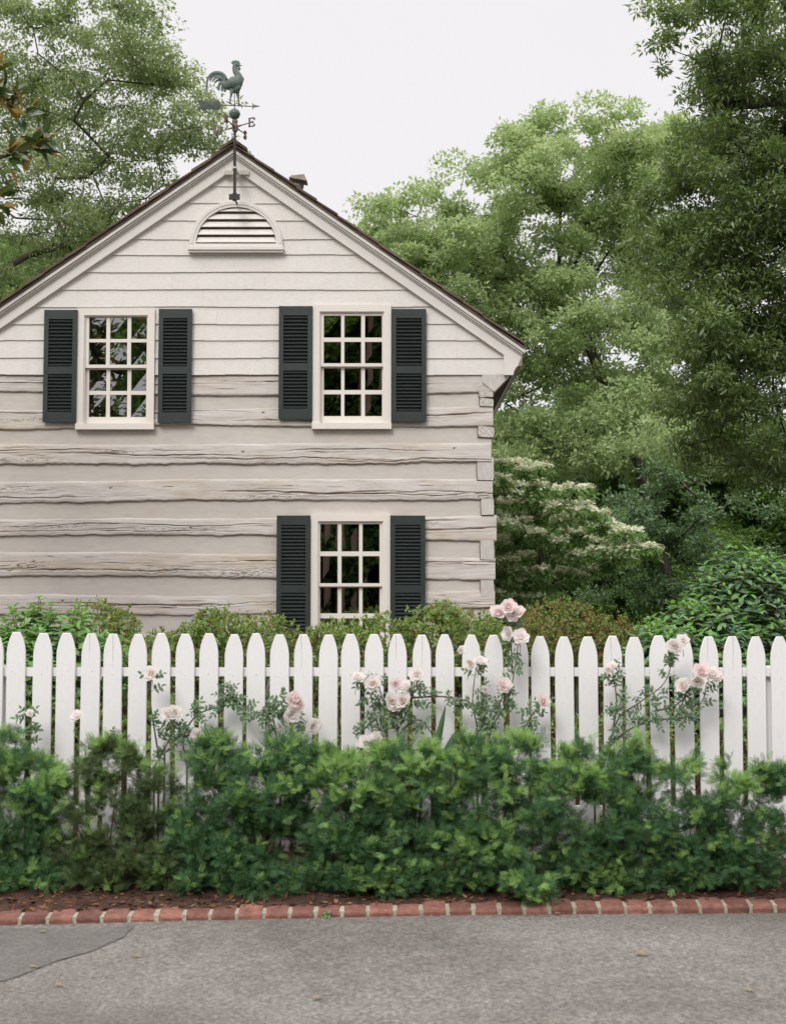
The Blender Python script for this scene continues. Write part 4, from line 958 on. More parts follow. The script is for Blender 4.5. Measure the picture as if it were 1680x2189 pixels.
# trees on the other side of the road, seen in the window panes
for (x_, y_, rz, sc, lb) in [(0.5, -19, .3, 1.9, 'broad tree across the road mirrored in the lower window'), (-4.5, -22, 1.7, 2.0, 'densest tree across the road, behind the pair of slim trunks'), (4.6, -21, 2.6, 1.8, 'tree across the road on the right, mirrored beside the shutters'), (-13.5, -24, 2.2, 1.25, 'smaller tree across the road mirrored in the left window with sky around it'), (9.5, -18, 1.1, 1.5, 'farthest right tree across the road behind the viewer')]:
    c = copy_tree(src, (x_, y_, -.03), rz, sc, lb); c['group'] = 'trees across the road'
mb = MB()
for k, (x_, y_) in enumerate([(-1.77, -9), (-.55, -9.1)]):
    t = thing('bare_trunk_tree', ['left slim brown trunk mirrored in the upper right window', 'right slim brown trunk mirrored in the upper right window'][k], 'tree', (x_, y_, -.03), 'slim trunks across the road')
    mb = MB(); mb.tube([(0, 0, -.1), (.03, .02, 3), (-.02, 0, 6), (.03, 0, 10), (0, 0, 13)], [.10, .085, .08, .07, .04], 8); mb.obj('trunk', M['pine'], t, True)
    rg = np.random.RandomState(70 + k); tp = blob_tips([((0, 0, 12), (1.6, 1.6, 1.6), 60)], rg); V, F = leafcloud(tp, rg, 90, .4, .16, .06); mk('crown', V, F, M['dark'], t)
# --- flowering dogwood in layered tiers
Y = 21; s = FPX / Y; rng = np.random.RandomState(31)
base = np.array([at(1150, 1290, Y).x, Y, .19])
dog = thing('dogwood_tree', 'flowering dogwood with layered tiers of cream blossom beside the house', 'tree', tuple(base))
pads = []
outline = [(1000, 1000, 1.0), (1300, 1060, 1.0)]
for py in range(1000, 1280, 16):
    f = (py - 1000) / 280
    xr_ = 1180 + 215 * min(1, f * 1.9) if py < 1180 else 1395 - 260 * (py - 1180) / 100
    xs_ = np.arange(985, xr_, 44)
    for x_ in xs_:
        if rng.rand() < .97: pads.append((x_ + rng.uniform(-18, 18), py + rng.uniform(-12, 12) + 22 * ((x_ - 1150) / 250) ** 2 * (1 if x_ > 1150 else 0), rng.uniform(15, 36)))
pc_ = np.array([np.array(at(a, b_, Y + rng.uniform(-1.0, 1.1))) for a, b_, _ in pads]); pr = np.array([q[2] / s for q in pads])
lf, bs = [], []
for c, rp in zip(pc_, pr):
    n = 62; q = rng.uniform(0, 1, n) ** .5; a = rng.uniform(0, 2 * math.pi, n)
    P = c + np.stack([q * rp * 1.25 * np.cos(a), q * rp * 1.1 * np.sin(a), -.22 * rp * q ** 2 + rng.normal(size=n) * .025 - .03], 1); lf.append(P)
    n = 88; q = rng.uniform(0, 1, n) ** .5; a = rng.uniform(0, 2 * math.pi, n)
    bs.append(c + np.stack([q * rp * 1.15 * np.cos(a), q * rp * np.sin(a), -.2 * rp * q ** 2 + rng.normal(size=n) * .025 + .035], 1))
P = np.concatenate(lf); n = len(P)
V, F = inst(OVATE[0], OVATE[1], P, rng.normal(size=(n, 3)) * np.array([1, 1, .25]) + np.array([0, 0, -.45]), rng.normal(size=(n, 3)) * .4 + np.array([0, 0, 1]), np.stack([rng.uniform(.08, .12, n), rng.uniform(.045, .06, n), np.full(n, .1)], 1))
b = base; mk('crown', V - b, F, M['dogwood'], dog)
P = np.concatenate(bs); n = len(P)
BR = ([(0, 0, 0)] + [(math.cos(k * math.pi / 4) * (1 if k % 2 == 0 else .5), math.sin(k * math.pi / 4) * (1 if k % 2 == 0 else .5), .12 if k % 2 == 0 else .03) for k in range(8)], [[0, 1, 2, 3], [0, 3, 4, 5], [0, 5, 6, 7], [0, 7, 8, 1]])
V, F = inst(BR[0], BR[1], P, rng.normal(size=(n, 3)) * np.array([1, 1, .1]), rng.normal(size=(n, 3)) * .45 + np.array([0, -.3, 1]), rng.uniform(.03, .05, n))
mk('blossoms', V - b, F, M['blossom'], dog)
tp_ = [np.array(at(1150, 1290, Y)) * 0 + base, np.array(at(1150, 1250, Y)), np.array(at(1158, 1190, Y))]
sk = skeleton(base, pc_ - np.array([0, 0, .06]), .055, rng, tp_, minr=.005); mk('trunk', np.array(sk.V) - b, sk.F, M['bark'], dog, smooth=True)
# --- magnolia whose twigs reach in at the left edge
Y = 12.4; rng = np.random.RandomState(77); base = np.array([at(-420, 1290, Y).x, Y, .19])
mag = thing('magnolia_tree', 'magnolia with large glossy leaves reaching in at the left edge', 'tree', tuple(base))
cl_ = [(12, 215, 28), (48, 250, 14), (70, 312, 30), (18, 330, 26), (-8, 430, 26), (92, 300, 12), (-30, 150, 30), (-60, 260, 30), (-80, 360, 30), (-25, 195, 30)]
tips = np.array([np.array(at(a, b_, Y + rng.uniform(-.15, .15))) for a, b_, _ in cl_]); extra = blob_tips([((base[0], Y, 5.2), (1.0, 1.3, 1.8), 90)], rng); extra = extra[extra[:, 0] < at(-60, 600, Y).x - .35]
allt = np.concatenate([tips, extra]); nn_ = [n for _, _, n in cl_] + [22] * len(extra)
Ps, As = [], []
for t_, n in zip(allt, nn_):
    out = t_ - np.array([base[0], Y, t_[2] - .4]); out = out / np.linalg.norm(out); n = max(8, int(n * .62))
    d = norm(rv(rng, n) * .9 + out * .55 + np.array([0, 0, .1])); Ps.append(t_ + d * .03 + rng.normal(size=(n, 3)) * .035); As.append(d)
P = np.concatenate(Ps); A = np.concatenate(As); n = len(P); N = rng.normal(size=(n, 3)) * .5 + np.array([0, -.3, 1])
V, F = inst(OVATE[0], OVATE[1], P, A, N, np.stack([rng.uniform(.16, .22, n), rng.uniform(.075, .10, n), np.full(n, .14)], 1))
mi = np.repeat((rng.rand(n) < .24).astype(int), 4); mk('crown', V - base, F, [M['magnolia'], M['magnolia_under']], mag, mi)
sk = skeleton(base, allt, .13, rng, [base, base + np.array([0, 0, 2.2]), base + np.array([.1, 0, 4.2]), base + np.array([0, 0, 6.])], minr=.007); mk('trunk', np.array(sk.V) - base, sk.F, M['bark'], mag, smooth=True)
# ------------------------------------------------------------------ shrubs
def small_shrub(name, label, blobs, mat, seed, dens=260, spent=.03, L_=.04, Wd=.018, group=None, mat2='spent'):
    """azalea: whorls of small leaves on the ends of many twigs. blobs: (px,py,rx,ry,Y,depth)"""
    rng = np.random.RandomState(seed); P, D = [], []; cx_ = []
    for (px, py, rx_, ry_, Y_, dp) in blobs:
        s = FPX / Y_; c = np.array(at(px, py, Y_)); R = np.array([rx_ / s, dp, ry_ / s]); area = R[0] * R[2] + R[0] * R[1] + R[1] * R[2]
        n = int(dens * 1.7 * area * 4); d = rv(rng, n); q = 1 - np.abs(rng.normal(size=n)) * .16; lump = 1 + .10 * np.sin(d[:, 0] * 9 + seed) * np.cos(d[:, 2] * 8 + d[:, 1] * 7) + rng.exponential(.05, n) * (rng.rand(n) < .3)
        P.append(c + d * (q * lump)[:, None] * R); D.append(norm(d + np.array([0, 0, .55]))); cx_.append(c)
    P = np.concatenate(P); D = np.concatenate(D); k_ = P[:, 2] > .15; P, D = P[k_], D[k_]
    cx_ = np.mean(cx_, 0); base = np.array([cx_[0], cx_[1], gz(cx_[0], cx_[1])])
    t = thing(name, label, 'shrub', tuple(base), group)
    k = 7; Q = np.repeat(P, k, 0); Dq = np.repeat(D, k, 0); A = norm(Dq * .7 + rv(rng, len(Q)) * .9); N = norm(Dq + rng.normal(size=Q.shape) * .4); n = len(Q)
    Q = Q + rng.normal(size=Q.shape) * .006 - Dq * rng.uniform(0, .035, (n, 1)); S = rng.uniform(.7, 1.2, n)
    V, F = inst(DIAMOND[0], DIAMOND[1], Q, A, N, np.stack([L_ * S, Wd * S, L_ * S], 1)); mk('foliage', V - base, F, [M[mat], M[mat2]], t, (rng.rand(n) < spent).astype(int))
    sel = P[rng.choice(len(P), min(len(P), 170), replace=False)] ; mb_ = MB()
    for p in sel:
        b0_ = base + np.array([(p[0] - base[0]) * .55, (p[1] - base[1]) * .4, -.03]); m_ = (b0_ + p) / 2 + rng.normal(size=3) * .04 + (p - b0_) * .05
        mb_.tube([b0_ - base, m_ - base, p - base], [.008, .005, .002], 4, False)
    mk('stems', mb_.V, mb_.F, M['stem_brown'], t); return t
AZ = 'azaleas between the fence and the house'
small_shrub('azalea_shrub', 'clipped green azalea below the lower window, left of its frame', [(470, 1400, 110, 95, 12.6, .42), (560, 1420, 110, 110, 12.6, .4), (425, 1440, 90, 110, 12.5, .4), (450, 1320, 30, 22, 12.6, .15)], 'azalea', 41, spent=.10, group=AZ)
small_shrub('azalea_shrub', 'bright green azalea directly under the lower window', [(730, 1430, 110, 100, 12.4, .4), (820, 1420, 110, 105, 12.4, .42), (700, 1360, 50, 26, 12.3, .2)], 'azalea', 42, spent=.06, group=AZ)
small_shrub('azalea_shrub', 'bright green azalea at the house corner beside the top roses', [(930, 1400, 90, 105, 12.3, .4), (1010, 1400, 85, 95, 12.4, .4), (950, 1310, 40, 26, 12.3, .2), (1050, 1430, 70, 110, 12.4, .4)], 'azalea', 43, spent=.07, group=AZ)
small_shrub('azalea_shrub', 'low sparse azalea between the left hydrangea and the next azalea', [(300, 1440, 80, 90, 12.0, .35), (345, 1400, 34, 55, 12.2, .2), (262, 1360, 40, 60, 12.2, .25), (205, 1340, 60, 60, 12.4, .3)], 'azalea', 44, dens=220, spent=.12, group=AZ)
small_shrub('azalea_shrub', 'bronze brown azalea right of the house corner', [(1200, 1370, 115, 90, 13.6, .6), (1310, 1410, 90, 95, 13.4, .5), (1130, 1400, 90, 90, 13.4, .5)], 'azalea_brown', 45, spent=.18, L_=.032, group=AZ)
def leafy_shrub(name, label, blobs, mat, seed, shoots, L_, Wd, pairs=4, group=None):
    """upright shoots with opposite leaves along the upper part; pale young pair on top"""
    rng = np.random.RandomState(seed); Vp, Cs = [], []; TI, DI = [], []
    for (px, py, rx_, ry_, Y_, dp) in blobs:
        s = FPX / Y_; c = np.array(at(px, py, Y_)); R = np.array([rx_ / s, dp, ry_ / s]); n = int(shoots * R[0] * R[2] * 4)
        d = rv(rng, n); d[:, 2] = np.abs(d[:, 2]) * 1.0 - .25 * rng.rand(n); d[:, 1] = -np.abs(d[:, 1]) * (rng.rand(n) < .7) + d[:, 1] * .3; d = norm(d)
        TI.append(c + d * (rng.uniform(.72, 1.04, n))[:, None] * R); DI.append(norm(d * .5 + np.array([0, 0, 1.0]))); Cs.append(c)
    TI = np.concatenate(TI); DI = np.concatenate(DI); cc = np.mean(Cs, 0); base = np.array([cc[0], cc[1], gz(cc[0], cc[1])])
    t = thing(name, label, 'shrub', tuple(base), group); parts = []; mb_ = MB()
    Pl, Al, Nl, Sl, Ml = [], [], [], [], []
    for p, d in zip(TI, DI):
        ph = rng.uniform(0, math.pi); x_ = np.cross(d, [0, 1, .1]); x_ /= np.linalg.norm(x_); y_ = np.cross(d, x_)
        for k in range(pairs):
            for s_ in (0, math.pi):
                a = ph + k * math.pi / 2 + s_ + rng.normal() * .2; side = x_ * math.cos(a) + y_ * math.sin(a)
                q = p - d * (.045 * k) * (L_ / .1) ; up = .75 - .3 * k
                Pl.append(q); Al.append(side + d * up + rng.normal(size=3) * .1); Nl.append(d + side * (-.2) + rng.normal(size=3) * .15); Sl.append((.55 if k == 0 else .9 if k == 1 else 1.1) * rng.uniform(.8, 1.15)); Ml.append(1 if k == 0 or (k == 1 and rng.rand() < .25) else 0)
        if rng.rand() < .45:
            b0_ = base + np.array([(p[0] - base[0]) * .5, (p[1] - base[1]) * .5, 0]); mb_.tube([b0_ - base, (b0_ + p) / 2 - base + rng.normal(size=3) * .03, p - base - d * .25, p - base], [.008, .006, .004, .0025], 4, False)
    Sl = np.array(Sl); V, F = inst(OVATE[0], OVATE[1], np.array(Pl), np.array(Al), np.array(Nl), np.stack([L_ * Sl, Wd * Sl, L_ * Sl], 1))
    mk('foliage', V - base, F, [M[mat], M['hyd_tip']], t, np.repeat(np.array(Ml), 4)); mk('stems', mb_.V, mb_.F, M['stem_red'], t); return t
leafy_shrub('hydrangea_shrub', 'pale green hydrangea with red stems behind the left pickets', [(95, 1420, 150, 135, 11.2, .4), (40, 1470, 130, 120, 11.0, .4), (190, 1440, 90, 110, 11.2, .35), (-100, 1430, 110, 120, 11.2, .4)], 'hydrangea', 51, 190, .115, .064)
leafy_shrub('viburnum_shrub', 'large blue green leafy shrub behind the right end of the fence', [(1600, 1350, 150, 180, 12.6, .6), (1500, 1390, 140, 110, 12.2, .5), (1420, 1420, 100, 90, 11.8, .4), (1590, 1500, 150, 110, 11.8, .45), (1790, 1340, 130, 200, 12.6, .6)], 'hydrangea_dark', 52, 240, .112, .064, 4)
small_shrub('low_shrub', 'dark green undergrowth behind the left half of the fence', [(130, 1560, 150, 80, 10.7, .3), (360, 1580, 130, 90, 10.9, .3), (600, 1580, 130, 70, 11.2, .3)], 'azalea', 46, dens=110, group='undergrowth behind the pickets', L_=.05, Wd=.022)
small_shrub('low_shrub', 'dark green undergrowth behind the right half of the fence', [(900, 1560, 120, 60, 11.2, .3), (1120, 1570, 140, 70, 11.0, .3), (1380, 1560, 120, 80, 10.9, .3), (1560, 1600, 120, 60, 10.9, .3)], 'azalea', 47, dens=110, group='undergrowth behind the pickets', L_=.05, Wd=.022)
# ------------------------------------------------------------------ yew hedge
def spray_template(n=7):
    T, F = [], []
    for i in range(n):
        x_ = .08 + .84 * i / n
        for s_ in (-1, 1):
            ln = .40 * (1 - .40 * abs(i / n - .35)); b = len(T); w_ = .034; z = .05 * math.sin(i * 2.1)
            T += [(x_, 0, 0), (x_ + ln * .30 - w_, s_ * ln * .50, z + .03), (x_ + ln * .62, s_ * ln * .92, z), (x_ + ln * .30 + w_, s_ * ln * .42, z + .03)]; F.append([b, b + 1, b + 2, b + 3])
    b = len(T); T += [(0, -.014, 0), (1.0, -.008, 0), (1.0, .008, 0), (0, .014, 0)]; F.append([b, b + 1, b + 2, b + 3])
    for a_ in (-.35, 0, .35):
        b = len(T); T += [(.9, 0, 0), (1.06, .03 + a_ * .5, .02), (1.24, a_ * .9, 0), (1.06, -.03 + a_ * .5, .02)]; F.append([b, b + 1, b + 2, b + 3])
    return T, F
YT, YF = spray_template()
def yew(label, blobs, seed, mat='yew', dens=1.0, tip=.42, stemmy=0):
    rng = np.random.RandomState(seed); P, A, N, S, MI = [], [], [], [], []; mb_ = MB(); Cs = []
    blobs = [(px, py, rx_, ry_, Y_, dp, (b_[0] if b_ else 1)) for (px, py, rx_, ry_, Y_, dp, *b_) in blobs]
    for (px, py, rx_, ry_, Y_, dp, tm) in blobs: Cs.append(np.array(at(px, py, Y_)))
    cc = np.mean(Cs, 0); base = np.array([cc[0], cc[1], gz(cc[0], cc[1])]); root = base + np.array([0, 0, -.02])
    for (px, py, rx_, ry_, Y_, dp, tm), c in zip(blobs, Cs):
        s = FPX / Y_; R = np.array([rx_ / s, dp, ry_ / s])
        nl = max(8, int(250 * dens * (R[0] * R[2] + .5 * R[1] * (R[0] + R[2])))); d = rv(rng, nl); q = rng.uniform(.2, 1.0, nl) ** .55; C0 = c + d * q[:, None] * R
        for c0, dd in zip(C0, d):                              # a lobe of branchlets
            lobe = dd * .8 + np.array([0, -.25, .45]) + rng.normal(size=3) * .25; lobe /= np.linalg.norm(lobe); lb = rng.rand()
            for g_ in range(rng.randint(7, 12)):
                o_ = rv(rng, 1)[0] * rng.uniform(.01, .075) * np.array([1.25, 1, .7]); p0 = c0 + o_
                if p0[2] < base[2] + .02: continue
                ax = lobe + o_ / .075 * .8 + rng.normal(size=3) * .25; ax /= np.linalg.norm(ax); ln = rng.uniform(.05, .10); m_ = rng.randint(6, 9)
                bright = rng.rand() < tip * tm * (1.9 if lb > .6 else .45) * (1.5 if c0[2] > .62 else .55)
                for k in range(m_):
                    f = k / m_; side = rng.normal(size=3); side -= ax * side.dot(ax); side /= np.linalg.norm(side)
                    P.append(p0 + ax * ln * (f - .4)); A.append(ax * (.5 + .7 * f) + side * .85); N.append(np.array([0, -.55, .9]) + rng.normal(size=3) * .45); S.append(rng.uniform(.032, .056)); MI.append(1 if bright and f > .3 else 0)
            if rng.rand() < .025 + stemmy * .3:
                mb_.tube([root - base + (c0 - root) * .02, (root + c0) / 2 - base + np.array([0, 0, -.06]) + rng.normal(size=3) * .03, c0 - base], [.011, .006, .003], 4, False)
    P = np.array(P); n = len(P); V, F = inst(YT, YF, P, np.array(A), np.array(N), np.array(S)); t = thing('yew_shrub', label, 'shrub', tuple(base), 'yew shrubs in front of the picket fence')
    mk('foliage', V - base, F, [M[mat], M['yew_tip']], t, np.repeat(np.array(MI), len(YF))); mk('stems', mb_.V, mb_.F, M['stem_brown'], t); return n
ny_ = 0
ny_ += yew('leftmost yew shrub, its top rising at the left edge', [(30, 1720, 110, 150, 9.15, .26), (-30, 1640, 60, 70, 9.2, .2), (20, 1610, 40, 45, 9.2, .16), (95, 1700, 60, 70, 9.1, .18), (-130, 1720, 110, 140, 9.1, .25), (30, 1850, 110, 50, 9.1, .2), (30, 1880, 100, 26, 8.95, .12), (60, 1885, 90, 24, 8.93, .1), (-60, 1880, 80, 26, 8.93, .1)], 61)
ny_ += yew('sparse olive yew with brown stems and pickets showing through', [(215, 1760, 100, 110, 9.15, .24), (190, 1650, 30, 45, 9.2, .1), (275, 1640, 42, 45, 9.2, .12), (330, 1740, 70, 110, 9.1, .2), (255, 1830, 120, 60, 9.05, .22), (240, 1868, 120, 34, 8.98, .16), (230, 1605, 24, 18, 9.2, .08), (190, 1886, 60, 20, 8.93, .09), (320, 1886, 60, 22, 8.93, .09)], 62, 'yew_dull', .75, .2, .2)
ny_ += yew('dense dark green yew left of centre', [(480, 1740, 110, 150, 9.1, .28), (580, 1700, 110, 130, 9.15, .25), (470, 1640, 70, 60, 9.15, .2), (620, 1630, 80, 60, 9.2, .2), (500, 1840, 110, 70, 8.98, .2), (425, 1790, 60, 80, 9.0, .16), (520, 1866, 110, 34, 9.0, .16), (540, 1890, 90, 22, 8.85, .1), (440, 1892, 70, 20, 8.9, .09), (630, 1888, 60, 22, 8.92, .09)], 63, tip=.22)
ny_ += yew('yew in the middle below the cupped cream roses', [(720, 1740, 100, 130, 9.1, .27), (800, 1690, 90, 90, 9.15, .22), (700, 1640, 60, 40, 9.15, .16, 1.5), (760, 1830, 110, 70, 9.0, .2), (890, 1720, 90, 120, 9.1, .25), (870, 1630, 70, 50, 9.15, .2, 1.4), (860, 1830, 90, 70, 9.0, .2), (760, 1862, 100, 34, 9.0, .16), (880, 1865, 80, 30, 9.0, .14), (800, 1885, 110, 20, 8.92, .1), (720, 1890, 70, 20, 8.92, .09), (900, 1888, 70, 20, 8.95, .09)], 64)
ny_ += yew('yew with a bright spray drooping over the brick edging', [(1040, 1720, 110, 120, 9.1, .27), (1000, 1630, 80, 55, 9.15, .2, 1.5), (1110, 1640, 80, 60, 9.15, .2, 1.3), (1140, 1740, 60, 60, 9.0, .16, 1.3), (1050, 1810, 60, 34, 8.9, .1, 3.5), (1100, 1860, 50, 30, 8.84, .08, 3.5), (1140, 1892, 30, 26, 8.78, .06, 3.5), (980, 1830, 90, 70, 9.0, .2), (1080, 1840, 70, 60, 9.05, .18), (1000, 1884, 70, 22, 8.98, .1)], 65)
ny_ += yew('right hand yew under the two tall cane roses', [(1270, 1750, 100, 120, 9.12, .26), (1230, 1640, 60, 50, 9.15, .18, 1.3), (1330, 1660, 70, 60, 9.15, .18), (1370, 1770, 80, 100, 9.1, .24), (1300, 1840, 110, 50, 9.05, .2), (1360, 1620, 34, 34, 9.15, .1), (1220, 1810, 60, 70, 9.1, .16), (1280, 1858, 110, 30, 9.1, .14), (1240, 1880, 70, 22, 9.02, .1), (1350, 1878, 70, 22, 9.03, .1)], 66)
ny_ += yew('rightmost yew shrub with bluish sprays', [(1540, 1760, 110, 110, 9.1, .26), (1450, 1650, 34, 45, 9.15, .12), (1600, 1680, 80, 60, 9.15, .2), (1480, 1790, 80, 90, 9.08, .2), (1560, 1840, 110, 50, 9.05, .2), (1700, 1750, 100, 120, 9.1, .25), (1540, 1858, 120, 30, 9.12, .14), (1460, 1876, 70, 22, 9.05, .1), (1590, 1874, 80, 22, 9.06, .1)], 67, dens=.9)
print('yew sprays', ny_)
# ------------------------------------------------------------------ climbing roses
rngR = np.random.RandomState(90)
def bloom(parent, c, r, pink, seed, open_=.4):
    rg = np.random.RandomState(seed); T = []; TF = []; nu, nv = 4, 4
    for i in range(nu):
        for j in range(nv):
            u = i / (nu - 1); v = (j / (nv - 1) - .5) * 2; wd = math.sin(math.pi * min(1, u * .72 + .16)) * .62
            T.append((u * (1 - .08 * v * v), v * wd, .34 * u * u + .16 * v * v * u - .14 * (u > .9)))
    TF = [[i * nv + j, i * nv + j + 1, (i + 1) * nv + j + 1, (i + 1) * nv + j] for i in range(nu - 1) for j in range(nv - 1)]
    ax = np.array([rg.normal() * .5, -1, .35 + rg.normal() * .4]); ax /= np.linalg.norm(ax); x_ = np.cross(ax, [0, 0, 1]); x_ /= np.linalg.norm(x_); y_ = np.cross(ax, x_)
    P, A, N, S = [], [], [], []
    for ly, (np_, el, sc) in enumerate([(6, .15, 1.0), (6, .5, .88), (5, .95, .7), (4, 1.25, .5), (3, 1.4, .34)]):
        if open_ > .6 and ly == 4: continue
        for k in range(np_):
            a = 2 * math.pi * (k + .5 * ly) / np_ + rg.normal() * .18; e_ = el + rg.normal() * .12
            side = x_ * math.cos(a) + y_ * math.sin(a); d = side * math.cos(e_) + ax * math.sin(e_)
            P.append(np.array(c) + side * r * .06 * (4 - ly)); A.append(d); N.append(ax * math.cos(e_) - side * math.sin(e_) + ax * .02); S.append(r * sc * rg.uniform(.88, 1.1))
    V, F = inst(T, TF, np.array(P), np.array(A), np.array(N), np.array(S)); V = V - np.array(c)
    o = mk('bloom', V, F, M['petal_pink'] if pink else M['petal'], parent, smooth=True)
    if open_ > .6:
        mb_ = MB()
        for k in range(14):
            q = rg.normal(size=3) * .2; e_ = ax * r * .42 + (x_ * q[0] + y_ * q[1]) * r * .8; mb_.tube([ax * r * .1, e_, e_ + ax * r * .05], [.0012, .0016, .0022], 4)
        s_ = mk('stamens', mb_.V, mb_.F, M['stamen'], o)
    return o
def rose(label, canes, blooms, seed, leaf_d=1.0):
    """canes: px polylines (on a distance in front of the pickets); blooms: px,py,r,pink,open"""
    rg = np.random.RandomState(seed); b0_ = at(*canes[0][0], 9.55); base = np.array([b0_.x, 9.55, gz(b0_.x, 9.55)])
    t = thing('rose_bush', label, 'rose bush', tuple(base), 'climbing roses on the picket fence'); mb_ = MB(); P, A, N, S = [], [], [], []
    def addleaf(q, d, sc=1.):
        """compound leaf of five leaflets"""
        d = d / np.linalg.norm(d); side = np.cross(d, [0, -1, .2]); side /= np.linalg.norm(side); L0 = .075 * sc
        mb_.tube([q - base, q + d * L0 - base], [.0016, .001], 4, False)
        for (f, s_) in ((.45, 1), (.45, -1), (.8, 1), (.8, -1), (1.02, 0)):
            P.append(q + d * L0 * f); A.append(d * (.45 if s_ else 1) + side * s_ + rg.normal(size=3) * .15); N.append(np.array([rg.normal() * .4, -.7 + rg.normal() * .3, .7])); S.append(.034 * sc * rg.uniform(.8, 1.15))
    for ci, cn in enumerate(canes):
        pts = [np.array(at(x_, y_, 9.58 - .05 * (i / len(cn)) - .03 * rg.rand())) for i, (x_, y_) in enumerate(cn)]
        fine = []
        for i in range(len(pts) - 1):
            for q in range(6):
                f = q / 6; g_ = lambda k: pts[max(0, min(len(pts) - 1, k))]
                fine.append(.5 * (2 * g_(i) + (g_(i + 1) - g_(i - 1)) * f + (2 * g_(i - 1) - 5 * g_(i) + 4 * g_(i + 1) - g_(i + 2)) * f * f + (-g_(i - 1) + 3 * g_(i) - 3 * g_(i + 1) + g_(i + 2)) * f ** 3))
        fine.append(pts[-1]); n = len(fine); 
        if ci == 0 or cn[0][1] > 1600: fine = [np.array([fine[0][0], 9.55, base[2] - .02])] + fine
        mb_.tube([p - base for p in fine], list(np.linspace(.0065, .0024, len(fine))), 6, False)
        for i in range(2, len(fine)):
            nl = rg.poisson(1.05 * leaf_d)
            for _ in range(nl):
                tdir = fine[i] - fine[i - 1]; tdir /= np.linalg.norm(tdir) + 1e-9; dd = rg.normal(size=3) * np.array([1, .5, .8]) + tdir * .3 + np.array([0, -.15, -.1]); dd[1] = -abs(dd[1]) * .5
                addleaf(fine[i] + np.array([0, -.004, 0]), dd, rg.uniform(.6, 1.1))
    n = len(P); S = np.array(S); V, F = inst(OVATE[0], OVATE[1], np.array(P), np.array(A), np.array(N), np.stack([S, S * .68, S], 1)); mk('leaves', V - base, F, M['rose_leaf'], t)
    for k, (x_, y_, r_, pk, op) in enumerate(blooms):
        c = np.array(at(x_, y_, 9.47 - .03 * rg.rand())); o = bloom(t, c, r_ * 1.0 / (FPX / 9.5), pk, seed * 40 + k, op); o.location = tuple(c - base)
        # pedicel
        q = np.array(at(x_ + rg.uniform(-8, 8), y_ + 34, 9.56)); mb_.tube([q - base, (q + c) / 2 - base + np.array([0, .01, 0]), c - base + np.array([0, .012, 0])], [.002, .0018, .002], 5, False)
    mk('canes', mb_.V, mb_.F, M['cane'], t); return t
rose('sparse rose at the left with small single pink blooms on the pickets', [[(330, 1640), (352, 1600), (372, 1560), (368, 1545)], [(352, 1610), (385, 1585), (420, 1560), (428, 1575)], [(340, 1620), (330, 1560), (322, 1500), (325, 1445)], [(240, 1600), (232, 1585), (245, 1575)], [(60, 1600), (62, 1560), (60, 1530)]],
     [(324, 1440, 15, 0, .7), (358, 1527, 14, 0, .4), (373, 1524, 15, 0, .4), (422, 1571, 14, 0, .3), (165, 1532, 13, 0, .4), (64, 1525, 8, 0, .4)], 1, .75)
rose('rose with a leafy arching cane and tight pink cluster left of centre', [[(400, 1640), (392, 1580), (420, 1530), (470, 1512), (520, 1508), (555, 1530)], [(600, 1640), (590, 1570), (585, 1530), (600, 1505), (620, 1500)], [(570, 1530), (620, 1520), (655, 1545)], [(500, 1512), (480, 1490), (488, 1475)]],
     [(624, 1496, 17, 1, .3), (641, 1504, 17, 1, .4), (622, 1526, 18, 0, .4), (669, 1551, 16, 0, .6)], 2, 1.35)
rose('largest rose in the centre with open cream blooms showing yellow hearts', [[(830, 1640), (812, 1570), (800, 1520), (790, 1480), (780, 1455)], [(835, 1630), (850, 1570), (845, 1530), (850, 1500)], [(850, 1560), (880, 1500), (885, 1450)], [(800, 1540), (770, 1570), (790, 1585)], [(860, 1560), (900, 1540), (940, 1600)], [(850, 1545), (820, 1500), (810, 1465)], [(880, 1492), (950, 1490), (1010, 1505), (1040, 1540)]],
     [(765, 1451, 15, 0, .8), (797, 1461, 16, 0, .8), (845, 1462, 12, 1, .4), (869, 1469, 14, 0, .5), (838, 1499, 17, 0, .8), (862, 1500, 17, 0, .8), (850, 1511, 15, 0, .4), (891, 1442, 15, 0, .5), (785, 1590, 18, 0, .4), (806, 1580, 16, 0, .4)], 3, 1.25)
rose('tall rose right of the house corner reaching above the pickets', [[(1040, 1640), (1050, 1560), (1085, 1500), (1100, 1430), (1108, 1370)], [(1020, 1640), (1020, 1560), (1010, 1500), (1018, 1425)], [(1050, 1550), (1070, 1500), (1076, 1472)], [(1095, 1440), (1092, 1370), (1088, 1318)], [(1100, 1600), (1130, 1540), (1158, 1505)], [(1000, 1600), (1035, 1540), (1040, 1480)], [(1080, 1620), (1120, 1580), (1130, 1550)]],
     [(1065, 1310, 16, 1, .4), (1087, 1298, 16, 1, .4), (1091, 1312, 17, 0, .4), (1106, 1311, 15, 1, .4), (1087, 1354, 14, 0, .5), (1112, 1364, 18, 0, .4), (984, 1390, 9, 0, .4), (1006, 1419, 11, 0, .7), (1026, 1416, 14, 0, .5), (1075, 1466, 16, 1, .5), (1036, 1473, 8, 0, .4), (1161, 1500, 14, 1, .5)], 4, 1.1)
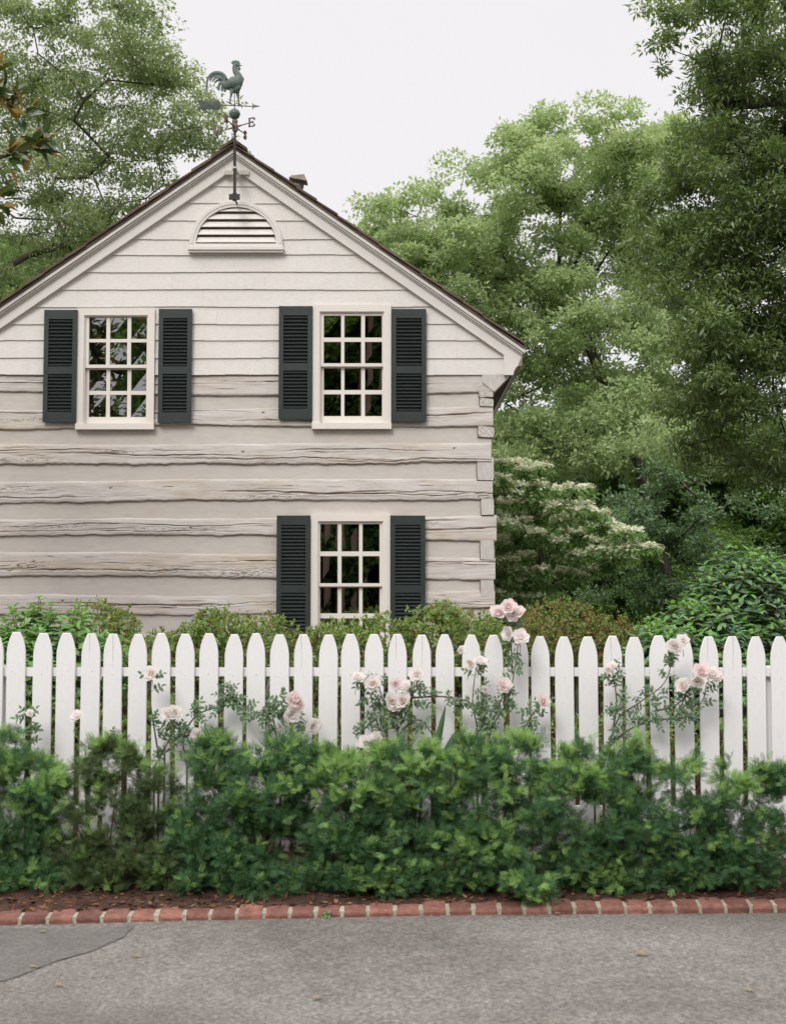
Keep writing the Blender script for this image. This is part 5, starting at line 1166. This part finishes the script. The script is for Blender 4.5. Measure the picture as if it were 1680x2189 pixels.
rose('rose on crossing canes at the right with a bunch of blush blooms', [[(1270, 1640), (1330, 1570), (1400, 1540), (1460, 1535), (1500, 1500), (1510, 1460)], [(1290, 1640), (1320, 1540), (1370, 1500), (1420, 1460), (1440, 1400)], [(1310, 1560), (1318, 1500), (1308, 1432)], [(1440, 1545), (1460, 1500), (1466, 1470)], [(1400, 1520), (1440, 1510), (1480, 1480)]],
     [(1308, 1427, 12, 0, .7), (1300, 1432, 9, 0, .7), (1443, 1381, 17, 0, .4), (1460, 1370, 13, 0, .4), (1498, 1437, 17, 1, .4), (1521, 1443, 17, 0, .4), (1491, 1454, 14, 0, .7), (1462, 1467, 17, 0, .8), (1532, 1447, 12, 1, .5)], 5, 1.35)
# iris blades
for lab, lst in (('two broad sword shaped iris blades beside the centre picket', [((930, 1640), (936, 1580), (953, 1505), 9), ((950, 1640), (965, 1590), (976, 1560), 12), ((960, 1640), (985, 1600), (992, 1575), 8)]), ('thin iris blades at the foot of the centre rose', [((748, 1640), (746, 1615), (744, 1590), 5), ((880, 1640), (866, 1610), (850, 1580), 6), ((905, 1640), (935, 1590), (950, 1575), 4)]), ('short iris blade poking up left of the sparse yew', [((186, 1660), (184, 1630), (183, 1600), 4), ((190, 1665), (193, 1640), (194, 1625), 4)])):
    p0 = at(*lst[0][0], 9.5); base = np.array([p0.x, 9.5, gz(p0.x, 9.5)]); mb_ = MB()
    for (a, b_, c, w_) in lst:
        A_, B_, C_ = [np.array(at(*q, 9.5)) for q in (a, b_, c)]; G = np.array([A_[0] - (B_[0] - A_[0]) * .5, 9.52, base[2] - .02]); w_ = w_ / 334
        vs = []; 
        for p, ww, yy in ((G, .8, 0), (A_, 1, .0), (B_, .9, -.01), ((B_ + C_) / 2, .6, -.012), (C_, .03, -.012)):
            vs += [(p[0] - w_ * ww - base[0], p[1] + yy - base[1], p[2] - base[2]), (p[0] - base[0], p[1] + yy - .008 - base[1], p[2] - base[2]), (p[0] + w_ * ww - base[0], p[1] + yy - base[1], p[2] - base[2]), (p[0] - base[0], p[1] + yy + .004 - base[1], p[2] - base[2])]
        mb_.add(vs, [[4 * i + j, 4 * i + (j + 1) % 4, 4 * i + 4 + (j + 1) % 4, 4 * i + 4 + j] for i in range(4) for j in range(4)])
    o = mb_.obj('iris_plant', M['iris']); o.location = tuple(base); tag(o, lab, 'plant', 'iris plants along the fence')
# ------------------------------------------------------------------ litter
rng = np.random.RandomState(14); n = 9000
X = rng.uniform(-5.5, 5.5, n); K = rng.uniform(.02, 1, n) ** 1.4 * 2.4
P = np.array([(x_, edge_y(x_) + .1 + k, ground_z(x_, edge_y(x_) + .1 + k) + .02) for x_, k in zip(X, K)])
V, F = inst(DIAMOND[0], DIAMOND[1], P, rng.normal(size=(n, 3)) * np.array([1, 1, .25]), rng.normal(size=(n, 3)) * .5 + np.array([0, 0, 1]), np.stack([rng.uniform(.02, .07, n), rng.uniform(.008, .03, n), np.full(n, .03)], 1))
tag(mk('bark_mulch', V, F, M['chips']), 'brown bark chips and dead leaves on the planting bed', 'mulch', kind='stuff')
for k, (px, py, L_, lab) in enumerate([(115, 2112, .05, 'orange dry leaf lying nearest the lower left of the road'), (62, 2073, .045, 'pale dry leaf on the dark road patch, left of the crack'), (86, 1999, .035, 'small pale leaf near the bricks on the dark patch'), (283, 2051, .05, 'yellow leaf lying on the crack in the road'), (668, 2142, .05, 'yellowish leaf at the bottom centre of the road'), (1357, 2047, .075, 'long tan leaf in the right half of the road'), (1186, 1960, .045, 'small dry leaf against the brick edging right of centre'), (1590, 2125, .05, 'faint brown leaf at the lower right of the road')]):
    p = road_pt(px, py); rg = np.random.RandomState(k); V, F = inst(OVATE[0], OVATE[1], np.zeros((1, 3)), np.array([[1, rg.uniform(-.3, .3), .0]]), np.array([[0., -.1, 1]]), np.array([[L_, L_ * .6, L_]]))
    V[:, 2] += .012; V = V.reshape(-1, 3); o = mk('fallen_leaf', V, F, M['fallen']); o.location = (p.x, p.y, road_h(p.x, p.y) + .002); tag(o, lab, 'leaf', 'fallen leaves on the road')
# tiny weed in the edging
p = at(700, 1955, edge_y(-.3) - .01); mb_ = MB(); rg = np.random.RandomState(2); n = 14
V, F = inst(OVATE[0], OVATE[1], np.array([[rg.normal() * .01, -.01, .0 + .05 * rg.rand()] for _ in range(n)]), rg.normal(size=(n, 3)) + np.array([0, 0, .5]), rg.normal(size=(n, 3)) + np.array([0, -1, 1]), np.full(n, .025))
o = mk('weed', V, F, M['hydrangea']); o.location = (p.x, edge_y(p.x) - .008, .004); tag(o, 'tiny green weed sprouting at the foot of the brick edging', 'weed')
